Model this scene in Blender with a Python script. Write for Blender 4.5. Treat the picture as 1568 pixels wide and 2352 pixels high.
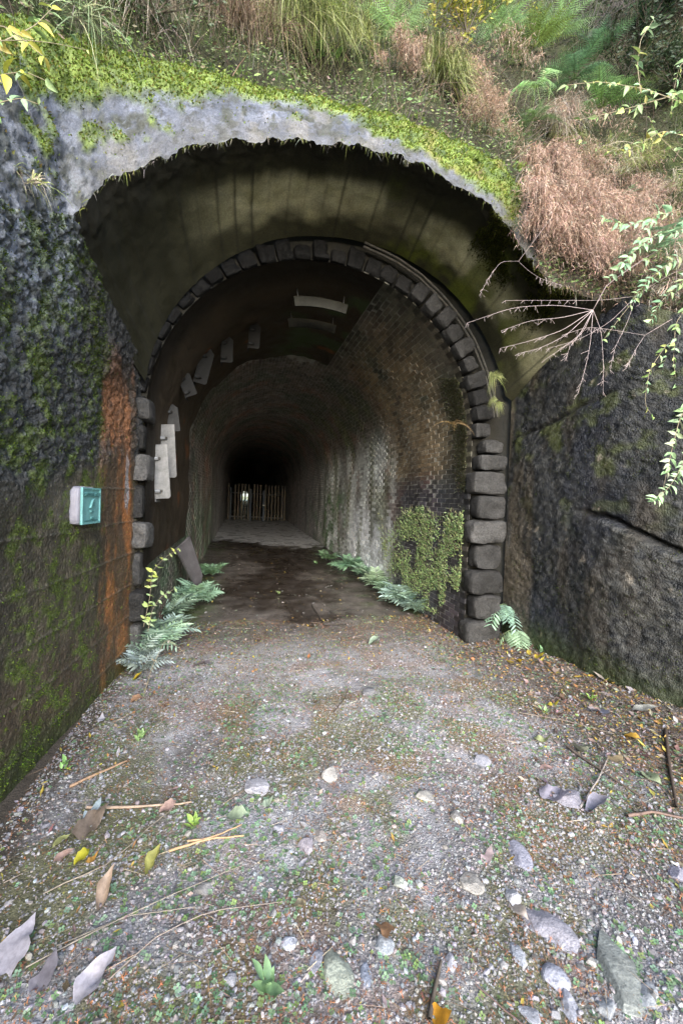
import bpy, bmesh, math, random
import numpy as np
from mathutils import Vector, Matrix, Euler
from mathutils.bvhtree import BVHTree
random.seed(7); RNG = np.random.default_rng(11)
for o in list(bpy.data.objects): bpy.data.objects.remove(o)
scene = bpy.context.scene
COL = scene.collection
R = math.radians

# ------------------------------------------------------------------ camera
F, CXP, CYP = 930.0, 784.0, 1176.0            # photograph measured on a 1568 x 2352 grid
CAM = np.array([0.0, 0.0, 1.6])
yaw, pitch, roll = R(13.7), R(1.2), R(2.0)
_f = np.array([math.sin(yaw)*math.cos(pitch), math.cos(yaw)*math.cos(pitch), -math.sin(pitch)])
_r0 = np.array([math.cos(yaw), -math.sin(yaw), 0.0]); _u0 = np.cross(_r0, _f)
_r = _r0*math.cos(roll) + _u0*math.sin(roll); _u = _u0*math.cos(roll) - _r0*math.sin(roll)
cd = bpy.data.cameras.new('camera'); cam = bpy.data.objects.new('camera', cd); COL.objects.link(cam)
cam.matrix_world = Matrix([[_r[0], _u[0], -_f[0], 0.0], [_r[1], _u[1], -_f[1], 0.0], [_r[2], _u[2], -_f[2], 1.6], [0, 0, 0, 1]])
cd.sensor_fit = 'VERTICAL'; cd.sensor_height = 36; cd.sensor_width = 24; cd.lens = 36*F/2352
cd.clip_start = 0.05; cd.clip_end = 1000
scene.camera = cam
# ------------------------------------------------------------------ light
SUN_EL, SUN_AZ = R(27), R(185)
w = bpy.data.worlds.new('World'); scene.world = w; w.use_nodes = True
nt = w.node_tree; bg = nt.nodes['Background']; sk = nt.nodes.new('ShaderNodeTexSky')
sk.sky_type = 'NISHITA'; sk.sun_disc = False; sk.sun_elevation = SUN_EL; sk.sun_rotation = SUN_AZ
sk.air_density = 1.0; sk.dust_density = 2.0; sk.ozone_density = 2.2
nt.links.new(sk.outputs[0], bg.inputs[0]); bg.inputs[1].default_value = 0.15
sd = bpy.data.lights.new('sun', 'SUN'); sun = bpy.data.objects.new('sun', sd); COL.objects.link(sun)
sd.energy = 1.6; sd.angle = R(58); sd.color = (1.0, 0.995, 0.985)
_sv = Vector((math.sin(SUN_AZ)*math.cos(SUN_EL), math.cos(SUN_AZ)*math.cos(SUN_EL), math.sin(SUN_EL)))
sun.rotation_euler = _sv.to_track_quat('Z', 'Y').to_euler()
vs = scene.view_settings; vs.view_transform = 'Standard'; vs.look = 'None'; vs.gamma = 1.0; vs.exposure = 2.0
vs.use_curve_mapping = False
scene.cycles.max_bounces = 8; scene.cycles.diffuse_bounces = 5

# ------------------------------------------------------------------ helpers: places
def ray(px, py):
    d = _f + _r*((px-CXP)/F) + _u*((CYP-py)/F)
    return d/np.linalg.norm(d)
def at_y(px, py, Y): d = ray(px, py); return CAM + d*(Y/d[1])
def at_x(px, py, X): d = ray(px, py); return CAM + d*(X/d[0])
def at_z(px, py, z=0.0): d = ray(px, py); return CAM + d*((z-1.6)/d[2])
def px_of(p):
    v = np.asarray(p)-CAM; return CXP+F*v.dot(_r)/v.dot(_f), CYP-F*v.dot(_u)/v.dot(_f)
# ------------------------------------------------------------------ helpers: noise
def _h(ix, iy, iz, s):
    n = (ix.astype(np.int64)*374761393 + iy.astype(np.int64)*668265263 + iz.astype(np.int64)*2147483647 + s*974634777) & 0x7fffffff
    n = ((n ^ (n >> 13))*1274126177) & 0x7fffffff
    n = ((n ^ (n >> 15))*668265261) & 0x7fffffff
    return ((n ^ (n >> 16)) & 0xffff)/65535.0
def vnoise(P, sc=1.0, s=0):
    P = np.asarray(P, float)*sc; i = np.floor(P); f = P-i; f = f*f*(3-2*f); i = i.astype(np.int64)
    r = 0
    for a in (0, 1):
        for b in (0, 1):
            for c in (0, 1):
                wt = (f[..., 0] if a else 1-f[..., 0])*(f[..., 1] if b else 1-f[..., 1])*(f[..., 2] if c else 1-f[..., 2])
                r = r + wt*_h(i[..., 0]+a, i[..., 1]+b, i[..., 2]+c, s)
    return r
def fbm(P, sc=1.0, s=0, o=4):
    r = 0; a = 1; t = 0
    for k in range(o): r = r + a*vnoise(P, sc*2.03**k, s+k*17); t += a; a *= .5
    return r/t
def cells(P, sc, s=0):
    P = np.asarray(P, float)*sc; i = np.floor(P).astype(np.int64); best = np.full(P.shape[:-1], 9.0)
    for a in (-1, 0, 1):
        for b in (-1, 0, 1):
            for c in (-1, 0, 1):
                x, y, z = i[..., 0]+a, i[..., 1]+b, i[..., 2]+c
                d = (x+_h(x, y, z, s)-P[..., 0])**2+(y+_h(x, y, z, s+1)-P[..., 1])**2+(z+_h(x, y, z, s+2)-P[..., 2])**2
                best = np.minimum(best, d)
    return np.sqrt(best)
def ss(a, b, x): t = np.clip((x-a)/(b-a), 0, 1); return t*t*(3-2*t)
def mixc(c, d, t): t = np.asarray(t)[..., None]; return np.asarray(c)*(1-t)+np.asarray(d)*t
# ------------------------------------------------------------------ helpers: meshes and objects
def mesh(name, V, Fc, mat=None, col=None, smooth=False, uv=None):
    V = np.ascontiguousarray(V, dtype=np.float32).reshape(-1, 3); Fc = np.ascontiguousarray(Fc, dtype=np.int32); k = Fc.shape[1]
    me = bpy.data.meshes.new(name); me.vertices.add(len(V)); me.vertices.foreach_set('co', V.ravel())
    me.loops.add(Fc.size); me.loops.foreach_set('vertex_index', Fc.ravel())
    me.polygons.add(len(Fc)); me.polygons.foreach_set('loop_start', np.arange(len(Fc), dtype=np.int32)*k)
    me.polygons.foreach_set('loop_total', np.full(len(Fc), k, dtype=np.int32))
    me.polygons.foreach_set('use_smooth', np.full(len(Fc), bool(smooth)))
    if col is not None:
        c = np.ones((len(V), 4), np.float32); c[:, :3] = np.asarray(col).reshape(-1, 3)
        a = me.color_attributes.new('Col', 'FLOAT_COLOR', 'POINT'); a.data.foreach_set('color', c.ravel())
    if uv is not None:
        u = me.uv_layers.new(name='UVMap'); u.data.foreach_set('uv', np.asarray(uv, np.float32)[Fc.ravel()].ravel())
    if mat: me.materials.append(mat)
    me.update(calc_edges=True); return me
def obj(name, me, parent=None, label=None, cat=None, group=None, kind=None, M=None):
    o = bpy.data.objects.new(name, me); COL.objects.link(o)
    if parent: o.parent = parent
    if M is not None: o.matrix_basis = M
    if label: o['label'] = label
    if cat: o['category'] = cat
    if group: o['group'] = group
    if kind: o['kind'] = kind
    return o
def thing(name, label, cat, loc=(0, 0, 0), group=None, rot=(0, 0, 0)):
    o = obj(name, None, None, label, cat, group); o.location = [float(v) for v in loc]; o.rotation_euler = rot; o.empty_display_size = .1
    return o
def gridF(n, m, off=0):
    i = np.arange(n*m).reshape(n, m)
    return np.stack([i[:-1, :-1], i[1:, :-1], i[1:, 1:], i[:-1, 1:]], -1).reshape(-1, 4)+off
def gnormals(P):
    a = np.gradient(P, axis=0); b = np.gradient(P, axis=1); n = np.cross(a, b)
    return n/np.maximum(np.linalg.norm(n, axis=-1, keepdims=True), 1e-9)
def resample(pts, n):
    pts = np.asarray(pts, float); d = np.r_[0, np.cumsum(np.linalg.norm(np.diff(pts, axis=0), axis=1))]; t = np.linspace(0, d[-1], n)
    return np.stack([np.interp(t, d, pts[:, k]) for k in range(pts.shape[1])], 1)
def smooth_pts(P, it=2):
    for _ in range(it): Q = P.copy(); Q[1:-1] = .25*P[:-2]+.5*P[1:-1]+.25*P[2:]; P = Q
    return P
class MB:                                        # collects pieces of quads/tris into one mesh
    def __init__(s): s.V = []; s.F = []; s.C = []; s.n = 0
    def add(s, V, Fc, c=None):
        V = np.asarray(V, float).reshape(-1, 3); Fc = np.asarray(Fc)
        if Fc.shape[1] == 3: Fc = np.c_[Fc, Fc[:, 2]]
        s.V.append(V); s.F.append(Fc+s.n); s.n += len(V)
        s.C.append(np.broadcast_to(np.asarray(c if c is not None else (1, 1, 1), float), V.shape))
    def mesh(s, name, mat, smooth=False):
        V = np.concatenate(s.V); Fc = np.concatenate(s.F); C_ = np.concatenate(s.C)
        tri = Fc[:, 2] == Fc[:, 3]
        if tri.all(): return mesh(name, V, Fc[:, :3], mat, C_, smooth)
        if not tri.any(): return mesh(name, V, Fc, mat, C_, smooth)
        q = Fc[~tri]; t = Fc[tri][:, :3]; T = np.concatenate([q[:, [0, 1, 2]], q[:, [0, 2, 3]], t])
        return mesh(name, V, T, mat, C_, smooth)
BOXF = np.array([[0, 1, 3, 2], [4, 6, 7, 5], [0, 4, 5, 1], [2, 3, 7, 6], [0, 2, 6, 4], [1, 5, 7, 3]])
def box(a, b): return np.array([[x, y, z] for x in (a[0], b[0]) for y in (a[1], b[1]) for z in (a[2], b[2])], float)
def tube(pts, r0, r1, n=5):
    pts = np.asarray(pts, float); T = np.gradient(pts, axis=0); T /= np.maximum(np.linalg.norm(T, axis=1, keepdims=True), 1e-9)
    ref = np.array([0, 0, 1.0]) if abs(T[0][2]) < .8 else np.array([1.0, 0, 0])
    A = np.cross(T, ref); A /= np.maximum(np.linalg.norm(A, axis=1, keepdims=True), 1e-9); B = np.cross(T, A)
    m = len(pts); r = np.linspace(r0, r1, m)[:, None, None]; t = np.arange(n)*2*math.pi/n
    V = pts[:, None]+r*(A[:, None]*np.cos(t)[None, :, None]+B[:, None]*np.sin(t)[None, :, None])
    i = np.arange(m*n).reshape(m, n); j = np.roll(i, -1, 1)
    Fc = np.stack([i[:-1], j[:-1], j[1:], i[1:]], -1).reshape(-1, 4)
    caps = [[i[0, 0], i[0, 2], i[0, 1], i[0, 1]], [i[0, 0], i[0, 3 % n], i[0, 2], i[0, 2]], [i[-1, 0], i[-1, 1], i[-1, 2], i[-1, 2]], [i[-1, 0], i[-1, 2], i[-1, 3 % n], i[-1, 3 % n]]]
    return V.reshape(-1, 3), np.concatenate([Fc, np.array(caps)])
def scatter(tv, tf, pos, M, col):
    """template (n,3), faces, pos (N,3), M (N,3,3), col (N,3)"""
    N, n = len(pos), len(tv)
    V = np.einsum('nij,kj->nki', M, tv)+pos[:, None]
    Fc = tf[None]+(np.arange(N)*n)[:, None, None]
    C_ = np.repeat(col, n, axis=0)
    return V.reshape(-1, 3), Fc.reshape(-1, tf.shape[1]), C_
def rotm(N, tilt=3.14, axis_z=True):
    """random rotation about z then tilt"""
    a = RNG.uniform(0, 2*math.pi, N); b = RNG.normal(0, 1, N)*tilt; c = RNG.normal(0, 1, N)*tilt
    def rz(t): z = np.zeros(N); o = np.ones(N); return np.stack([np.stack([np.cos(t), -np.sin(t), z], -1), np.stack([np.sin(t), np.cos(t), z], -1), np.stack([z, z, o], -1)], 1)
    def rx(t): z = np.zeros(N); o = np.ones(N); return np.stack([np.stack([o, z, z], -1), np.stack([z, np.cos(t), -np.sin(t)], -1), np.stack([z, np.sin(t), np.cos(t)], -1)], 1)
    def ry(t): z = np.zeros(N); o = np.ones(N); return np.stack([np.stack([np.cos(t), z, np.sin(t)], -1), np.stack([z, o, z], -1), np.stack([-np.sin(t), z, np.cos(t)], -1)], 1)
    return rx(b)@ry(c)@rz(a)
def frames(n):
    """orthonormal frames (N,3,3) whose third column is n"""
    n = n/np.linalg.norm(n, axis=1, keepdims=True); ref = np.where(np.abs(n[:, 2:3]) < .9, [[0, 0, 1.0]], [[1.0, 0, 0]])
    a = np.cross(ref, n); a /= np.linalg.norm(a, axis=1, keepdims=True); b = np.cross(n, a)
    return np.stack([a, b, n], -1)
def pick(cols, N, jit=.15):
    cols = np.asarray(cols, float); c = cols[RNG.integers(0, len(cols), N)]
    return np.clip(c*RNG.normal(1, jit, (N, 1))*RNG.normal(1, jit*.3, (N, 3)), .004, .9)
# ------------------------------------------------------------------ helpers: materials
def material(name, col=None, attr='Col', fine=((40, .5),), bumps=(), rough=(.6, .9), spec=.5, rs=8, trans=0, metal=0, coord='pos'):
    m = bpy.data.materials.new(name); m.use_nodes = True; N = m.node_tree.nodes; L = m.node_tree.links; b = N['Principled BSDF']
    if coord == 'pos': src = N.new('ShaderNodeNewGeometry').outputs['Position']
    else: src = N.new('ShaderNodeTexCoord').outputs['Object']
    if attr == 'obj': c = N.new('ShaderNodeObjectInfo').outputs['Color']
    elif attr == 'objcol':
        c0 = N.new('ShaderNodeObjectInfo').outputs['Color']; a = N.new('ShaderNodeAttribute'); a.attribute_name = 'Col'; mm = N.new('ShaderNodeVectorMath'); mm.operation = 'MULTIPLY'; L.new(c0, mm.inputs[0]); L.new(a.outputs['Color'], mm.inputs[1]); c = mm.outputs[0]
    elif attr: a = N.new('ShaderNodeAttribute'); a.attribute_name = attr; c = a.outputs['Color']
    else: r = N.new('ShaderNodeRGB'); r.outputs[0].default_value = (*col, 1); c = r.outputs[0]
    for sc, am in fine:
        n = N.new('ShaderNodeTexNoise'); n.inputs['Scale'].default_value = sc; n.inputs['Detail'].default_value = 5; n.inputs['Roughness'].default_value = .65
        L.new(src, n.inputs['Vector'])
        mr = N.new('ShaderNodeMapRange'); mr.inputs[1].default_value = .3; mr.inputs[2].default_value = .7; mr.inputs[3].default_value = 1-am; mr.inputs[4].default_value = 1+am*.9
        L.new(n.outputs['Fac'], mr.inputs[0])
        mx = N.new('ShaderNodeVectorMath'); mx.operation = 'SCALE'; L.new(c, mx.inputs[0]); L.new(mr.outputs[0], mx.inputs['Scale']); c = mx.outputs[0]
    L.new(c, b.inputs['Base Color'])
    n = N.new('ShaderNodeTexNoise'); n.inputs['Scale'].default_value = rs; n.inputs['Detail'].default_value = 4; L.new(src, n.inputs['Vector'])
    mr = N.new('ShaderNodeMapRange'); mr.inputs[1].default_value = .35; mr.inputs[2].default_value = .65; mr.inputs[3].default_value = rough[0]; mr.inputs[4].default_value = rough[1]
    L.new(n.outputs['Fac'], mr.inputs[0]); L.new(mr.outputs[0], b.inputs['Roughness'])
    b.inputs['Specular IOR Level'].default_value = spec; b.inputs['Metallic'].default_value = metal
    prev = None
    for kind, sc, dist in bumps:
        if kind == 'n': t = N.new('ShaderNodeTexNoise'); t.inputs['Scale'].default_value = sc; t.inputs['Detail'].default_value = 6; t.inputs['Roughness'].default_value = .7; h = t.outputs['Fac']
        else: t = N.new('ShaderNodeTexVoronoi'); t.inputs['Scale'].default_value = sc; h = t.outputs['Distance']
        L.new(src, t.inputs['Vector'])
        bp = N.new('ShaderNodeBump'); bp.inputs['Distance'].default_value = abs(dist); bp.invert = dist < 0; bp.inputs['Strength'].default_value = 1
        L.new(h, bp.inputs['Height'])
        if prev: L.new(prev, bp.inputs['Normal'])
        prev = bp.outputs[0]
    if prev: L.new(prev, b.inputs['Normal'])
    if trans:
        tr = N.new('ShaderNodeBsdfTranslucent'); L.new(c, tr.inputs['Color']); ms = N.new('ShaderNodeMixShader'); ms.inputs[0].default_value = trans
        L.new(b.outputs[0], ms.inputs[1]); L.new(tr.outputs[0], ms.inputs[2]); L.new(ms.outputs[0], N['Material Output'].inputs['Surface'])
    return m
M_wall = material('wet_aggregate_concrete', fine=((30, .5), (130, .4)), bumps=(('n', 28, .009), ('v', 55, -.008), ('n', 160, .006)), rough=(.28, .75), rs=14)
M_rock = material('wet_rock_face', fine=((18, .5), (120, .5)), bumps=(('n', 20, .014), ('v', 70, -.008), ('n', 200, .006)), rough=(.22, .7), rs=10)
M_conc = material('weathered_concrete', fine=((9, .3), (90, .45)), bumps=(('n', 30, .014), ('n', 140, .006)), rough=(.4, .8), rs=8)
M_vault = material('formed_concrete', fine=((5, .25), (70, .3)), bumps=(('n', 22, .006), ('n', 150, .003)), rough=(.6, .95), rs=5, spec=.22)
M_soil = material('soil_and_litter', fine=((12, .5), (90, .6)), bumps=(('n', 14, .05), ('n', 90, .02)), rough=(.8, 1), spec=.2)
M_ground = material('gravel_ground', fine=((22, .3), (220, .5)), bumps=(('v', 90, -.006), ('n', 200, .006)), rough=(.55, .9), rs=6, spec=.4)
M_floor = material('tunnel_floor_mud', fine=((6, .4), (60, .4)), bumps=(('n', 25, .012), ('n', 120, .006)), rough=(.12, .7), rs=2.5)
M_stone = material('rusticated_stone', attr='obj', fine=((6, .45), (60, .5)), bumps=(('n', 16, .02), ('n', 90, .008)), rough=(.6, .9), rs=12, spec=.2)
M_brick = material('old_brick', fine=((9, .45), (90, .5)), bumps=(('n', 40, .006), ('n', 160, .003)), rough=(.35, .85), rs=6)
M_brickp = material('old_brick_piece', attr='obj', fine=((9, .45), (90, .5)), bumps=(('n', 40, .006), ('n', 160, .003)), rough=(.35, .85), rs=6)
M_peb = material('pebble', fine=((120, .3),), bumps=(('n', 200, .002),), rough=(.45, .8), spec=.45)
M_pebo = material('loose_stone', attr='obj', fine=((14, .3), (120, .35)), bumps=(('n', 60, .004), ('n', 20, .01)), rough=(.45, .8), spec=.45)
M_leaf = material('foliage', fine=((60, .25),), rough=(.4, .7), spec=.4, trans=.3)
M_leafo = material('leaf_blade', attr='obj', fine=((60, .25),), rough=(.4, .65), spec=.45, trans=.25)
M_dry = material('dry_litter', fine=((80, .3),), rough=(.7, .95), spec=.25, trans=.1)
M_moss = material('moss', fine=((90, .4),), rough=(.8, 1), spec=.15, trans=.15)
M_steel = material('galvanised_steel', col=(.34, .35, .34), attr=None, fine=((5, .2), (40, .12)), rough=(.4, .65), metal=.35, coord='obj', rs=5)
M_steelp = material('painted_steel_plate', attr='obj', fine=((9, .45), (60, .2)), rough=(.65, .85), metal=.0, coord='obj', rs=5, spec=.2)
M_wood = material('weathered_wood', attr='obj', fine=((8, .3), (60, .3)), bumps=(('n', 60, .003),), rough=(.6, .9), coord='obj')
M_bronze = material('verdigris_bronze', col=(.17, .40, .39), attr=None, fine=((30, .15), (150, .15)), bumps=(('n', 60, .004),), rough=(.5, .7), coord='obj')
M_bdark = material('dark_bronze_letter', col=(.07, .2, .2), attr=None, fine=((30, .2),), rough=(.5, .7), coord='obj')
M_mount = material('pale_mount_block', col=(.27, .265, .31), attr=None, fine=((20, .12),), bumps=(('n', 40, .004),), rough=(.6, .8), coord='obj')
M_twig = material('twig_bark', attr='obj', fine=((50, .3),), rough=(.6, .9), spec=.3)

# ================================================================== THE SETTING
YP = 4.3
def XLf(y): return -1.17+.085*(np.clip(y, -1, 5)-2.3)
#                               # left wall plane, portal plane
def zfloor(X, Y): return np.clip(np.asarray(Y, float)-4.4, 0, 19.2)*.0234+np.maximum(0, np.asarray(Y, float)-23.6)*.0063
def zground(X, Y):
    X = np.asarray(X, float); Y = np.asarray(Y, float); P = np.stack([X, Y, X*0], -1)
    z = (fbm(P, 1.3, 5, 3)-.5)*.07+(fbm(P, 9, 6, 2)-.5)*.018+zfloor(X, Y)
    z = z*ss(-1.15, -.8, X)+.0*X
    return z+.07*ss(2.2, 3.4, X)*(1-ss(4.2, 6, Y))+.05*ss(-.6, -.2, X)*(1-ss(2.0, 4.6, Y))*0
# far ground sheet
s = 300.0
obj('ground', mesh('ground', np.array([[-s, -s, -.12], [s, -s, -.12], [s, s, -.12], [-s, s, -.12]]), np.array([[0, 1, 2, 3]]), M_soil, np.tile([.1, .09, .07], (4, 1))), kind='structure')
# gravel path
nx, ny = 270, 280
gx, gy = np.meshgrid(np.linspace(-1.3, 6.5, nx), np.r_[np.linspace(-3, .8, 20), np.linspace(.82, 5.2, ny-20)], indexing='ij')
G = np.stack([gx, gy, zground(gx, gy)], -1)
def ground_col(P):
    X, Y = P[..., 0], P[..., 1]; Q = np.stack([X, Y, X*0], -1)
    n1 = fbm(Q, 1.6, 31); n2 = fbm(Q, 5, 32); n3 = fbm(Q, 14, 33)
    c = mixc((.275, .268, .275), (.37, .365, .378), ss(.35, .65, n2))
    c = mixc(c, (.11, .095, .08), ss(.48, .66, n1)*.55*(1-ss(2.6, 3.4, Y)))          # loamy patches
    c = mixc(c, (.15, .15, .07), ss(.46, .64, fbm(Q, 3.1, 37))*.8*(1-ss(3.0, 3.8, Y)))  # thin moss
    c = mixc(c, (.27, .15, .09), ss(.54, .70, fbm(Q, 3.4, 39))*.45)                     # cedar needles
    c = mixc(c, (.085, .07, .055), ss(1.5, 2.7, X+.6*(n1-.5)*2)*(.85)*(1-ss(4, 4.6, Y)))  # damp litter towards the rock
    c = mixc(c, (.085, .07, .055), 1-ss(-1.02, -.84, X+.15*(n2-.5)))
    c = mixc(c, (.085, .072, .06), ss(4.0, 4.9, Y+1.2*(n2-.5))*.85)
    c = mixc(c, (.08, .065, .045), 1-ss(-.9, -.3, X+.5*(n1-.5))*1.0 if False else ss(.55, .7, n3)*.3)
    return c
obj('gravel_path', mesh('gravel_path', G, gridF(nx, ny), M_ground, ground_col(G), True), kind='structure')
# tunnel floor: dark wet mud, then pale concrete
fy = np.r_[np.linspace(5.1, 28, 380), np.linspace(30, 206, 30)]; fx = np.linspace(-1.02, 2.68, 80)
gx, gy = np.meshgrid(fx, fy, indexing='ij'); Pn = np.stack([gx, gy, gx*0], -1)
gz = zfloor(gx, gy)+(fbm(Pn, 1.3, 5, 3)-.5)*.05*(1-ss(11, 13, gy)); G = np.stack([gx, gy, gz-.004], -1)
n1 = fbm(Pn*[1, .5, 1], 1.1, 41); n2 = fbm(Pn, 3.5, 42); n3 = fbm(Pn, 12, 43)
c = mixc((.035, .027, .021), (.115, .10, .088), ss(.42, .62, n1*.6+n2*.4))
c = mixc(c, (.05, .075, .02), ss(.55, .7, n2)*ss(1.6, 2.3, gx)*.8)
c = mixc(c, (.05, .07, .02), ss(.5, .65, n2)*(1-ss(-.6, -.2, gx))*.8)
edge = 13.6+.9*np.cos((gx+1)*1.1)+1.6*(n2-.5)+.8*(n3-.5)
c = mixc(c, mixc((.60, .61, .62), (.68, .68, .70), n2), ss(-.35, .15, gy-edge))
obj('tunnel_floor', mesh('tunnel_floor', G, gridF(80, len(fy)), M_floor, c, True), kind='structure')

# ---- concrete approach hood: front edge E, mossy top T, back ring B
def zE(y): return np.interp(y, [-2.5, 1.9, 2.4, 2.97], [2.8, 2.86, 2.98, 3.34])
E = [np.array([XLf(y), y, float(zE(y))]) for y in (-2.5, -1, 0, 1, 1.8, 2.4)]
T = [np.array([XLf(y)-.25, y, z]) for y, z in ()]+[np.array(q) for q in ((-2.0, -2.0, 3.7), (-1.95, -.6, 3.75), (-1.9, .5, 3.8), (-1.85, 1.5, 3.95))]+[at_y(-170, -10, 2.6), at_y(0, 32, 3.0)]
Epx = [(150, 522, 2.97), (200, 468, 3.05), (250, 408, 3.12), (330, 382, 3.2), (400, 345, 3.25), (480, 325, 3.3), (560, 313, 3.33), (650, 318, 3.35), (760, 325, 3.36), (860, 342, 3.36), (950, 368, 3.35),
       (1000, 398, 3.33), (1040, 425, 3.3), (1100, 452, 3.27), (1160, 500, 3.25), (1200, 570, 3.22), (1232, 625, 3.2), (1270, 655, 3.18), (1320, 672, 3.16), (1370, 685, 3.14)]
Tpx = [(150, 75, 3.25), (205, 92, 3.35), (260, 112, 3.45), (330, 135, 3.52), (400, 152, 3.6), (480, 175, 3.68), (560, 200, 3.75), (650, 225, 3.78), (760, 255, 3.8), (860, 274, 3.8), (950, 292, 3.77),
       (1010, 312, 3.75), (1060, 338, 3.7), (1120, 370, 3.62), (1190, 420, 3.55), (1250, 490, 3.5), (1310, 525, 3.5), (1370, 550, 3.45), (1425, 575, 3.4), (1470, 600, 3.35)]
E += [at_y(*p) for p in Epx]; T += [at_y(*p) for p in Tpx]
E.append(np.array([3.42, 3.08, 3.56])); T.append(T[-1]+np.array([.12, -.1, -.05]))
NL = 6; NR0 = len(E)
WR = [(3.36, 2.9), (3.44, 2.5), (3.6, 1.8), (3.85, 1.0), (4.2, 0), (4.9, -2.5)]
for (x, y), ze in zip(WR, (3.38, 3.12, 3.08, 3.05, 3.0, 3.0)): E.append(np.array([x+.30, y, ze])); T.append(np.array([x+.75, y, ze+.52]))
E = np.array(E); T = np.array(T)
def dens(A, ref, n):
    d = np.r_[0, np.cumsum(np.linalg.norm(np.diff(ref, axis=0), axis=1))]; t = np.linspace(0, d[-1], n)
    return np.stack([np.interp(t, d, A[:, k]) for k in range(3)], 1), d/d[-1], t/d[-1]
NU = 760
Ed, dE, tt = dens(E, E, NU); Td, _, _ = dens(T, E, NU)
Ed = smooth_pts(Ed, 12); Td = smooth_pts(Td, 350)
jag = (fbm(Ed, 9, 3, 4)-.5)*.10; Ed[:, 2] += jag; Ed[:, 1] += (fbm(Ed, 7, 8, 3)-.5)*.08
u0, u1 = dE[NL], dE[NR0-1]
NV = 90; v = np.linspace(0, 1, NV)[None, :, None]
S = Ed[:, None]*(1-v)+Td[:, None]*v; S = S+np.array([0, -.35, .93])*(4*v*(1-v))*.10
roundf = ss(0, .12, v); S[..., 2:] -= (1-roundf)*.03*0
nrm = gnormals(S); nrm *= np.sign((nrm*(np.array([0, -1, .6]))).sum(-1, keepdims=True))
vv = np.broadcast_to(v[..., 0], S.shape[:2]); uu = np.broadcast_to(tt[:, None], S.shape[:2])
inarch = ss(u0-.01, u0+.01, uu)
pxl = uu
mossn = fbm(S, 3.2, 51)*.6+fbm(S, 11, 52)*.4
# moss band: upper part of the strip, reaching the lip to the right of the crown
mid = (uu-u0)/(u1-u0)
low = .62-.10*ss(.0, .2, mid)-.42*ss(.42, .55, mid)-.05
moss = ss(-.07, .07, vv-low+(mossn-.5)*.75)*(1-ss(.74, .77, mid))
moss = np.maximum(moss, ss(.60, .68, mossn)*.8)
bed = ss(.80, .83, mid)                                        # right: soil bank
S = S+nrm*((fbm(S, 4, 61)-.5)*.09*(.4+vv)+(fbm(S, 22, 62)-.5)*.035+moss*((fbm(S, 16, 63)-.3)*.07)+(fbm(S, 50, 168)-.5)*.012+(cells(S, 26, 3)-.5)*-.032*(1-moss)*(1-ss(.25, .55, vv)))[..., None]
cg = mixc((.075, .086, .112), (.145, .162, .21), ss(.35, .65, fbm(S, 4, 64)*.6+fbm(S, 15, 164)*.4))
cg = mixc(cg, (.04, .042, .04), ss(.60, .68, fbm(S, 26, 165))*.7)
cg = mixc(cg, (.045, .05, .035), ss(.48, .60, fbm(S, 13, 65))*(1-ss(.25, .75, vv))*.9)
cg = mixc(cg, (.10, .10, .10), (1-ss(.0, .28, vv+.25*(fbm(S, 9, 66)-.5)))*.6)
cg = mixc(cg, (.22, .21, .19), ss(.6, .7, fbm(S*[1, 1, .4], 5, 67))*.4)
cm = mixc((.055, .09, .018), (.18, .25, .045), ss(.3, .68, fbm(S, 12, 68)))
cm = mixc(cm, (.20, .15, .04), ss(.5, .7, fbm(S, 4, 69))*.6*ss(.45, .6, mid))
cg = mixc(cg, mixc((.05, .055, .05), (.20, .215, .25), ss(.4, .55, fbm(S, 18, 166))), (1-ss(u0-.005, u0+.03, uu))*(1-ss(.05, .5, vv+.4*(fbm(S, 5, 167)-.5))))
c = mixc(cg, cm, moss); c = mixc(c, (.06, .05, .035), bed)
hood = thing('concrete_hood', 'grey concrete arch hood with bright moss along its top edge and dark vaulted underside', 'tunnel portal', (0, 0, 0))
Hs = S
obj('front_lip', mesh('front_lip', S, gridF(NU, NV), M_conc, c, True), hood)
# vault underside
a0 = int(np.argmin(abs(tt-u0))); a1 = int(np.argmin(abs(tt-u1)))
Ev = Hs[a0:a1+1, 0]; nb = len(Ev); fr = np.linspace(0, 1, nb)
dcum = np.r_[0, np.cumsum(np.linalg.norm(np.diff(smooth_pts(Ev, 8), axis=0), axis=1))]; fr = dcum/dcum[-1]
th = np.linspace(math.pi, 0, 400); ex = 2.06
Bx = 1.06+2.04*np.sign(np.cos(th))*abs(np.cos(th))**(2/ex); Bz = 2.42+2.04*abs(np.sin(th))**(2/ex)
Bc = np.stack([Bx, np.full(400, YP+.02), Bz], 1); Bc = Bc[(Bc[:, 2] > 2.72) & ((Bc[:, 0] < 1) | (Bc[:, 2] > 2.95))]; Bc = np.concatenate([Bc, [[3.22, YP+.02, 2.86]]]); B = resample(Bc, 600)
B = np.stack([np.interp(fr, np.linspace(0, 1, 600), B[:, k]) for k in range(3)], 1)
nv = 60; v = np.linspace(0, 1, nv)[None, :, None]; Vt = Ev[:, None]*(1-v)+B[:, None]*v
outw = Vt-np.array([1.0, 0, 2.3])*np.array([1, 0, 1]); outw[..., 1] = 0; outw /= np.linalg.norm(outw, axis=-1, keepdims=True)
Vt = Vt+outw*(np.sin(v*math.pi)*.05)
sl = fr*dcum[-1]; joint = 1-ss(.0, .012, abs(((sl+.03*fbm(np.stack([sl, sl*0, sl*0], -1), 2, 5)) % .17)-.085))
vq = np.broadcast_to(v[..., 0], Vt.shape[:2]); st = np.broadcast_to(sl[:, None], vq.shape); frq = np.broadcast_to(fr[:, None], vq.shape)
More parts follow.
